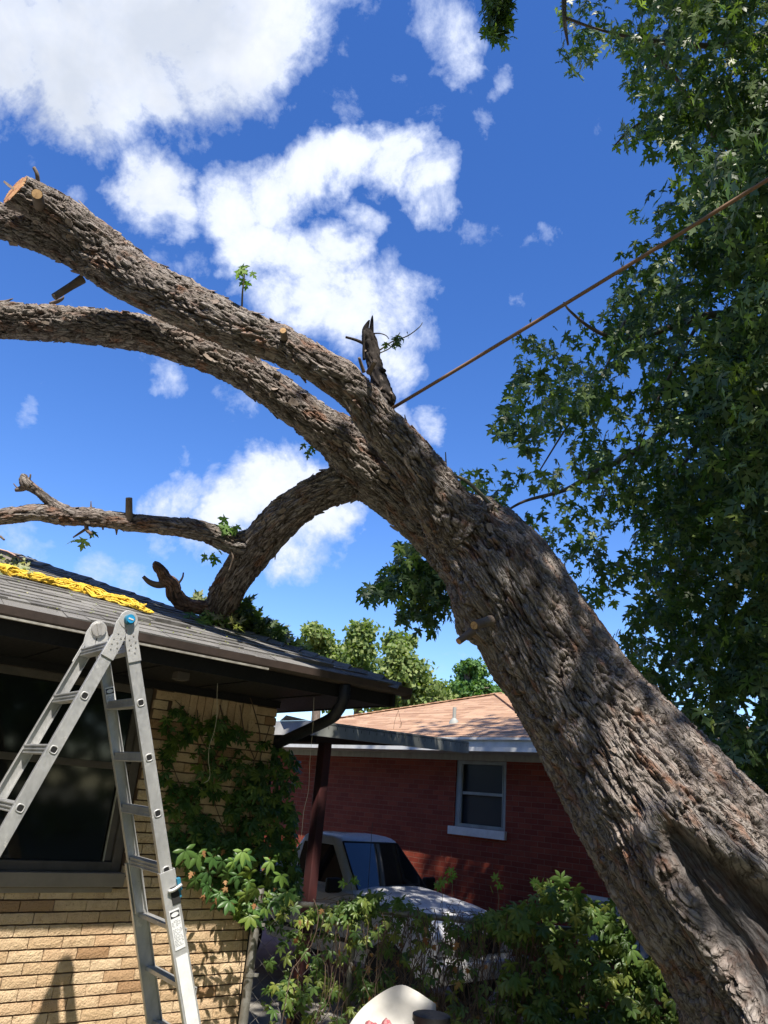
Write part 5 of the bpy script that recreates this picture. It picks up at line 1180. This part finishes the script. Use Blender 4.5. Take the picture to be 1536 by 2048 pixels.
top_ = np.clip((allL[0][:, 2]-6.2)/2.5, 0, 1)  # upper leaves shift to yellow-green, painting in sunlight on the crown top
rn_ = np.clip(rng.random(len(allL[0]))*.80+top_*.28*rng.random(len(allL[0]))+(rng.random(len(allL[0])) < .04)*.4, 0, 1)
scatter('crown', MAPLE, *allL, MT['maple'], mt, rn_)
# the part of the same crown that spreads over the camera and shades the yard
def canopy(n, x0, x1, y0, y1, z0, z1, keep, size, spread=.5, per=10):
    c = np.stack([rng.uniform(x0, x1, n), rng.uniform(y0, y1, n), rng.uniform(z0, z1, n)], 1)
    # footprint measured where the sun ray meets z = 1.5
    t = (c[:, 2]-1.5)/sv[2]; gx = c[:, 0]-sv[0]*t; gy = c[:, 1]-sv[1]*t
    p = keep(gx, gy, c); c = c[rng.random(len(c)) < p]
    pos = np.repeat(c, per, 0)+rng.normal(size=(len(c)*per, 3))*spread*[.5, .5, .3]; N = len(pos)
    return pos, np.array([0, 0, -.7])+rv(N), np.array([0, 0, 1])+rv(N)*.6, rng.uniform(*size, N)
def keep(gx, gy, c):
    # boundary of the shaded ground, then gaps that let the dapples on the trunk through
    q_ = fbm(np.stack([gx*1.1, gy*1.1, gx*0+3], 1), 3, 17); edge = np.clip((gx+np.where(gy < 5.3, -.10, .35)+(q_-.5)*1.2)/.30, 0, 1)
    back = np.clip((13.6+.0*gx-gy+(q_-.5)*3)/.8, 0, 1)
    near = (gy < 5.3)
    gap2 = np.clip((fbm(np.stack([gx*3, gy*3, gx*0+7], 1), 3, 29)-.42)*10, 0, 1)
    gap = np.where(near, np.clip((fbm(np.stack([gx*3.4, gy*3.4, gx*0], 1), 3, 27)-.525)*12, 0, 1), gap2)
    edge = np.maximum(edge, np.clip((gx+.95)/.2, 0, 1)*(gy > 6.7)); gap = gap*np.where((gx > 2.7) & (gy > 6.2), .06, np.where((gx > 1.2) & (gy > 6.6) & (gy < 8.8), .3, 1))
    v = c-CC; z = v@_D; Y_ = 1024-FPX*(v@_U)/z; X_ = 768+FPX*(v@_R)/z
    hidden = (z < .1) | (Y_ < -210) | (X_ > 1620)
    return edge*back*gap*hidden
C1 = canopy(13000, -1.2, 9, -7, 9, 9.0, 13.5, keep, (.17, .26), .5, 3)
print('canopy leaves', len(C1[0]))
scatter('crown', DIAM, *C1, MT['maple'], mt)
# withered seed clusters
w_ = np.concatenate([at_arr(rng.normal(cx, 7, 12), rng.normal(cy, 10, 12), np.full(12, 5.4)) for cx, cy in ((1470, 1050), (1488, 1095), (1492, 1115), (1478, 1145), (1505, 1085))])
scatter('dead_leaves', MAPLE_S, w_, np.array([0, 0, -1])+rv(len(w_))*.5, rv(len(w_)), rng.uniform(.03, .06, len(w_)), MT['maple_pale'], mt)

# ---- shoots and leaves left on the leaning tree -----------------------
def cluster(spots, tmpl, m_, name, parent, size, per=1, jit=6):
    P = []; 
    for x, y, z in spots:
        for _ in range(per): P.append(at(x+random.gauss(0, jit), y+random.gauss(0, jit), z+random.gauss(0, .03)))
    P = np.array(P); N = len(P); return scatter(name, tmpl, P, np.array([0, 0, -.8])+rv(N)*.7, np.array([0, -.6, .6])+rv(N)*.6, rng.uniform(*size, N), m_, parent)
cluster([(482, 540, 5.03), (497, 545, 5.03), (492, 556, 5.03), (478, 543, 5.03)], MAPLE, MT['maple_fresh'], 'leaves', tree, (.06, .09), 2, 6)
cluster([(792, 680, 5.22), (788, 668, 5.22), (800, 670, 5.22), (775, 684, 5.24), (790, 688, 5.22), (812, 672, 5.2)], MAPLE, MT['maple'], 'leaves', tree, (.045, .075), 2, 5)
cluster([(150, 1083, 5.42), (163, 1072, 5.42), (178, 1080, 5.42), (186, 1058, 5.42)], MAPLE, MT['maple'], 'leaves', tree, (.07, .11), 1, 4)
cluster([(440, 1048, 5.6), (455, 1055, 5.6), (472, 1058, 5.6), (425, 1112, 5.6), (440, 1108, 5.6), (415, 1118, 5.6)], MAPLE, MT['maple_fresh'], 'leaves', tree, (.06, .11), 2, 6)
cluster([(618, 896, 5.33), (612, 886, 5.33), (623, 890, 5.33)], MAPLE, MT['maple'], 'leaves', tree, (.05, .07), 1, 3)

# ---- broken leafy branch on the roof ----------------------------------
rbz = on_roof(480, 1262)
fb_ = empty('fallen_branch', rbz, 'green leafy branch broken off on the roof ridge beside the resting limb', 'branch')
tw([(445, 1262, 4, 5.9), (480, 1240, 3.5, 5.95), (520, 1250, 2.5, 6.0), (560, 1262, 2, 6.1), (600, 1300, 1.5, 6.1)], 'twig', 'greentwig', fb_); tw([(480, 1255, 3, 5.95), (485, 1225, 2, 6.0), (490, 1202, 1.5, 6.0)], 'twig', 'greentwig', fb_)
FBP = [(455, 1262), (470, 1215), (482, 1190), (500, 1200), (515, 1235), (540, 1235), (560, 1250), (578, 1275), (600, 1290), (612, 1305), (590, 1312), (540, 1292), (490, 1272)]
px = rng.uniform(450, 615, 1500); py = rng.uniform(1188, 1315, 1500); ok = inpoly(px, py, FBP); px, py = px[ok][:330], py[ok][:330]
P = at_arr(px, py, rng.uniform(5.85, 6.3, len(px))); N = len(P); scatter('leaves', MAPLE, P, np.array([.2, 0, -.5])+rv(N)*.8, np.array([0, -.7, .5])+rv(N)*.6, rng.uniform(.07, .13, N), MT['maple'], fb_)
fb2 = empty('leaf_litter', on_roof(430, 1250), 'pale wilted maple leaves heaped where the limb meets the roof', 'leaves')
px = rng.uniform(380, 475, 150); py = 1216+(px-380)*.46+rng.normal(0, 7, 150); P = np.array([on_roof(a, b_, random.uniform(.03, .10)) for a, b_ in zip(px, py)]); N = len(P)
scatter('leaves', MAPLE, P, rv(N)+[0, -.3, .1], RN+rv(N)*.7, rng.uniform(.05, .11, N), MT['maple_pale'], fb2)
cluster([(395, 1232, 5.75), (412, 1228, 5.75), (425, 1232, 5.75), (440, 1235, 5.78), (405, 1240, 5.7), (450, 1250, 5.8)], MAPLE, MT['maple_fresh'], 'leaves', fb2, (.07, .13), 2, 7)
fb3 = empty('leaf_litter', on_roof(20, 1132), 'dry pale leaf litter lying around the chainsaw', 'leaves')
px = rng.uniform(-40, 56, 120); py = 1122+(px+40)*.22+rng.normal(0, 9, 120); P = np.array([on_roof(a, b_, random.uniform(.02, .07)) for a, b_ in zip(px, py)]); N = len(P)
scatter('leaves', MAPLE_S, P, rv(N), RN+rv(N)*.8, rng.uniform(.025, .06, N), MT['maple_pale'], fb3)
lit = empty('leaf_litter', on_roof(250, 1215), 'scattered crumbs of sawdust and dry leaf over the shingles', 'leaves')
us = rng.uniform(-1.5, 3.2, 900); rs_ = rng.uniform(.02, 2.4, 900); ok = us < EU-rs_-.1; P = np.array([RF(a, b_, .018) for a, b_ in zip(us[ok], rs_[ok])]); N = len(P)
lo_ = scatter('debris', DIAM, P, rv(N)*[1, 1, .2], RN+rv(N)*.2, rng.uniform(.006, .022, N), MT['maple_pale'], lit); lo_['kind'] = 'stuff'
cluster([(473, 1293, 5.55)], MAPLE_S, MT['brownleaf'], 'dead_leaf', lit, (.04, .06), 4, 4)

# ---- creeper on the tan wall -------------------------------------------
cr = empty('creeper_vine', H(CU-.3, WD-.05, 0), 'five-fingered creeper vine climbing the corner of the tan brick wall', 'vine')
def stem(pts_px, r, off, name='stem', par=None, m='vinestem'):
    mb = MB(); P = [pl(x, y, H(0, WD-off-random.uniform(0, .015), 0), NX) for x, y in pts_px]; mb.tube(spline(P, 5), r, 5); return mb.build(name, MT[m], par or cr, smooth=True)
for bp in ([(478, 2000), (486, 1850), (470, 1720), (430, 1610), (400, 1500), (375, 1430), (350, 1400)], [(486, 1850), (500, 1700), (500, 1560), (520, 1480), (508, 1420), (500, 1395)], [(470, 1720), (440, 1660), (380, 1600), (345, 1530), (335, 1450)], [(430, 1610), (420, 1540), (450, 1470), (440, 1410)],
           [(500, 1700), (540, 1620), (520, 1530), (540, 1450)], [(380, 1600), (330, 1560), (325, 1500)], [(478, 1780), (420, 1740), (370, 1720), (345, 1735)], [(478, 1760), (400, 1690), (345, 1650)], [(510, 1520), (490, 1470), (480, 1410)], [(450, 1560), (400, 1470), (395, 1420)], [(520, 1600), (490, 1590), (470, 1640)]):
    stem(bp, random.uniform(.003, .006), .012)
def ccol_(poly, n, off0, off1, size, dens=None, hang=.6, seed=5):
    xs = [p[0] for p in poly]; ys = [p[1] for p in poly]; px = rng.uniform(min(xs), max(xs), n*4); py = rng.uniform(min(ys), max(ys), n*4); ok = inpoly(px, py, poly)
    q_ = fbm(np.stack([px/38, py/38, px*0+seed], 1), 2, 9); ok &= rng.random(len(px)) < np.clip((q_-.40)*6, 0.03, 1) if dens is None else rng.random(len(px)) < dens
    px, py = px[ok][:n], py[ok][:n]; P = np.array([pl(a, b_, H(0, WD-random.uniform(off0, off1), 0), NX) for a, b_ in zip(px, py)]); N = len(P)
    return P, np.array([0, 0, -hang])+rv(N)*.6+NX*.1, NX*.9+np.array([0, 0, .45])+rv(N)*.45, rng.uniform(*size, N)
W1 = [(325, 1440), (345, 1415), (440, 1415), (470, 1450), (530, 1460), (560, 1470), (555, 1600), (580, 1640), (590, 1760), (560, 1850), (500, 1850), (470, 1790), (420, 1760), (350, 1740), (330, 1700), (335, 1600), (318, 1560)]
A1 = ccol_(W1, 520, .015, .09, (.045, .085))
W2 = [(500, 1560), (590, 1600), (600, 1780), (560, 1860), (490, 1850), (430, 1780), (350, 1740), (345, 1680), (440, 1650)]
A2 = ccol_(W2, 300, .04, .18, (.05, .085), seed=11)
W3 = [(365, 1690), (480, 1700), (600, 1745), (560, 1850), (520, 1845), (470, 1820), (400, 1790), (360, 1770)]
A3 = ccol_(W3, 28, .30, .48, (.07, .11), .5, 1.0)
W4 = [(545, 1480), (600, 1520), (590, 1600), (600, 1700), (600, 1790), (545, 1800), (530, 1600)]
A4 = ccol_(W4, 150, -.05, .10, (.05, .09), .7)
scatter('leaves', CREEP, *[np.concatenate(x) for x in zip(A1, A2, A3, A4)], MT['creeper'], cr)
# low leaves near the corner, coloured brighter to look sunlit
A5 = ccol_([(440, 1690), (600, 1690), (600, 1760), (440, 1760)], 5, .45, .6, (.07, .10), 1, 1.2); scatter('leaves', CREEP, *A5, MT['maple_fresh'], cr)['label'] = 'front vine leaves with sunlight put into their brighter green'
B_ = ccol_(W3, 16, .25, .45, (.03, .05), 1, 1.2); scatter('dead_leaves', MAPLE_S, *B_, MT['brownleaf'], cr)

# ---- hedge of creeper on the fence -------------------------------------
hv_ = empty('creeper_hedge', (1.8, FY-.2, 0), 'tangled creeper vine smothering the chain link fence under the leaning trunk', 'vine')
def hedge(n, x0, x1, z0, topf, y0, y1, size, dens):
    x = rng.uniform(x0, x1, n); y = FY-rng.uniform(y0, y1, n); z = rng.uniform(z0, 1.5, n); ok = z < topf(x, y)
    q_ = fbm(np.stack([x*5.5, z*5.5, y*3], 1), 3, 19); ok &= rng.random(n) < np.clip((q_-.36)*6, .02, 1)*dens(x, z)
    P = np.stack([x, y, z], 1)[ok]; N = len(P)
    return P, np.array([0, -.15, -.75])+rv(N)*.6, np.array([0, -.75, .6])+rv(N)*.5, rng.uniform(*size, N)
def topf(x, y): return 1.03-.07*(x < 1.1)+.10*np.sin(x*5.1+1)+.05*np.sin(x*13.7)+np.clip((x-1.0)*.3, 0, .22)+.10*(rng.random(len(x))**3)
def dn(x, z):
    d = np.where(x < .9, .58, np.where(x < 1.25, .75, 1.0)); d = np.where((x < 0.2) & (z > .62) & (z < .93), .26, d); d = np.where((x > .2) & (x < 1.1) & (z > .45) & (z < .92), .30, d); d = np.where((x < .3) & (z < .38), .18, d)
    d = np.where((x > .45) & (x < 1.0) & (z < .5), .25, d)
    return d
G1_ = hedge(9500, -.55, 5.9, .05, topf, -.08, .22, (.045, .085), dn)
G2_ = hedge(5200, 1.0, 5.9, .2, topf, .15, .42, (.06, .10), lambda x, z: np.clip((x-.95)*3, 0, 1)*.8)
G3_ = hedge(1400, -.5, 1.2, .92, lambda x, y: 1.04+.05*np.sin(x*7)+.05*rng.random(len(x)), -.1, .2, (.045, .07), lambda x, z: x*0+.9)
print('hedge leaves', len(G1_[0]), len(G2_[0]))
scatter('leaves', CREEP, *[np.concatenate(x) for x in zip(G1_, G2_, G3_)], MT['hedge'], hv_)
N = 130; P = np.stack([rng.uniform(-.4, 4, N), FY-rng.uniform(0, .4, N), rng.uniform(.3, 1.1, N)], 1); scatter('dead_leaves', MAPLE_S, P, np.array([0, 0, -1])+rv(N)*.6, rv(N)+[0, -.8, 0], rng.uniform(.03, .06, N), MT['brownleaf'], hv_)
mb = MB()
for i in range(330):
    x = rng.uniform(-.3, 3.2) if i % 3 else rng.uniform(.3, 1.4); y = FY-rng.uniform(.0, .22); z = 1.0+rng.uniform(-.1, .08); pts = [(x, y, z)]
    for k_ in range(6): x += rng.normal(0, .045); y += rng.normal(0, .02); z -= rng.uniform(.08, .2); pts.append((x, y, max(z, .02)))
    mb.tube(spline(pts, 2), rng.uniform(.0012, .0032), 4, caps=False)
for i in range(90):
    x = rng.uniform(-.3, 3.2); y = FY+rng.uniform(-.05, .05); z = 1.02; pts = [(x, y, z)]
    for k_ in range(5): x += rng.normal(.03, .06); z += rng.uniform(-.02, .035); y += rng.normal(0, .02); pts.append((x, y, z))
    mb.tube(spline(pts, 2), .0016, 4, caps=False)
st_ = mb.build('stems', MT['vinestem'], hv_); st_['kind'] = 'stuff'
# upright sprigs above the rail
for sx, sy in ((993, 1770), (1072, 1768), (880, 1765), (900, 1745), (700, 1760)):
    P0 = pl(sx+4, sy+50, np.array([0, FY-.1, 0]), np.array([0, 1., 0])); P1 = pl(sx, sy, np.array([0, FY-.1, 0]), np.array([0, 1., 0])); mb = MB(); mb.tube([P0, (P0+P1)/2+[.01, 0, 0], P1], .002, 5); mb.build('sprig', MT['greentwig'], hv_)
    Pn = np.array([P1+rng.normal(0, .018, 3) for _ in range(4)]); scatter('leaves', CREEP, Pn, rv(4)+[0, 0, -.3], rv(4)+[0, -1, .5], rng.uniform(.04, .06, 4), MT['maple_fresh'], hv_)
# pale sign-like pipe post behind the hedge at right
mb = MB(); pq = pl(1180, 1960, np.array([0, FY+.12, 0]), np.array([0, 1., 0])); mb.tube([(pq[0], pq[1], 0), (pq[0], pq[1], pq[2]-.02)], .014, 8); mb.tube([(pq[0], pq[1], pq[2]-.03), (pq[0], pq[1], pq[2]+.05)], .04, 10); mb.box((pq[0]-.03, pq[1], pq[2]+.06), (.08, 0, 0), (0, .02, 0), (0, 0, .015))
tag(mb.build('standpipe', MT['white'], auto=True), 'pale pipe with a valve head half hidden in the hedge', 'pipe')

# ---- background trees ---------------------------------------------------
def bgtree(name, lobes, dist, m_, label, nleaf, size, seed):
    r_ = np.random.default_rng(seed); c0 = at(lobes[0][0], lobes[0][1], dist); e = empty(name, (c0[0], c0[1], GY), label, 'tree', 'trees far behind the houses')
    mb = MB(); mb.tube(spline([(c0[0], c0[1], GY), (c0[0]+.2, c0[1], 2), (c0[0], c0[1], c0[2])], 4), [.28-.02*i for i in range(9)], 9); mb.build('trunk', MT['twig'], e, smooth=True)
    P = []; Nn = []; tot = sum(a[2]*a[3] for a in lobes)
    for (x, y, rx, ry) in lobes:
        c = at(x, y, dist+r_.uniform(-.6, .6)); RX = rx*dist/FPX; RZ_ = ry*dist/FPX; k_ = int(26*(rx*ry)/(2500))+8; n = int(nleaf*rx*ry/tot/k_)
        for i in range(k_):
            d = r_.normal(size=3); d /= np.linalg.norm(d); rr2 = r_.uniform(.25, .92); cc2 = c+d*[RX, RX*.8, RZ_]*rr2; rs2 = r_.uniform(.22, .40)*min(RX, RZ_)+.12
            dd = r_.normal(size=(n, 3)); dd /= np.linalg.norm(dd, axis=1)[:, None]; q_ = cc2+dd*rs2*r_.uniform(.55, 1.15, (n, 1))*[1, 1, .8]; P.append(q_); Nn.append(dd)
    P = np.concatenate(P); Nn = np.concatenate(Nn); N = len(P); cr_ = r_.random(N)
    scatter('crown', DIAM, P, rv(N)+[0, 0, -.3], Nn+rv(N)*.7+[0, 0, .4], r_.uniform(*size, N), m_, e, cr_)
    mb = MB()
    for i in range(10):
        j = lobes[i % len(lobes)]; a = c0-[0, 0, 1]; b_ = at(j[0]+r_.uniform(-.6, .6)*j[2], j[1]+r_.uniform(-.7, .3)*j[3], dist); mb.tube(spline([a, (a+b_)/2+[0, 0, .2], b_], 3), [.09-.012*q2 for q2 in range(7)], 5)
    mb.build('branches', MT['twig'], e)
bgtree('tree', [(640, 1300, 40, 48), (610, 1345, 45, 45), (660, 1370, 50, 50), (630, 1270, 22, 24)], 27, MT['bg1'], 'pale green tree just above the dark eave, leftmost of the far trees', 9000, (.13, .22), 1)
bgtree('tree', [(722, 1290, 42, 42), (700, 1340, 48, 50), (735, 1385, 60, 45), (728, 1258, 20, 22)], 29, MT['bg1'], 'pale green tree in the middle of the row behind the brown roof', 9000, (.14, .23), 2)
bgtree('tree', [(800, 1325, 42, 48), (785, 1290, 22, 28), (830, 1370, 48, 45), (780, 1390, 50, 40), (880, 1400, 40, 32), (815, 1280, 16, 18)], 26, MT['bg1'], 'pale green tree with ragged top just right of the row centre', 10000, (.13, .22), 3)
bgtree('tree', [(935, 1352, 34, 34), (925, 1385, 45, 35), (965, 1385, 36, 26), (938, 1332, 16, 16)], 34, MT['bg2'], 'deep green round-topped tree peeking over the brown roof', 8000, (.13, .22), 4)
bgtree('tree', [(993, 1384, 13, 14)], 38, MT['bg2'], 'tiny green treetop at the peak of the brown roof', 1200, (.14, .2), 5)
# unseen trees added behind the camera to darken the window reflection
P = []; 
for x, y, r, z in ((-14, -16, 6, 10), (-6, -20, 7, 12), (2, -17, 6, 11), (-22, -8, 7, 11), (9, -18, 6, 11), (-26, 3, 6, 9), (-12, -12, 5, 7), (-17, -12, 5, 13), (-2, -13, 5, 8), (15, -9, 6, 7), (21, -13, 7, 10), (24, -3, 7, 9), (16, -19, 7, 12), (13, -13, 5, 13)):
    d = rv(1500); P.append(np.array([x, y, z])+d*[r, r, r*1.1]*rng.uniform(.5, 1, (1500, 1))); P.append(np.array([x, y, z-4])+rv(500)*[r, r, 3])
P = np.concatenate(P); P[:, 2] = np.abs(P[:, 2]); N = len(P); tag(scatter('added_treeline', DIAM, P, rv(N), rv(N)+[0, 0, .5], rng.uniform(.6, 1.1, N), MT['maple']), 'leafy trees added out of view to darken the window reflection', 'trees', kind='stuff')
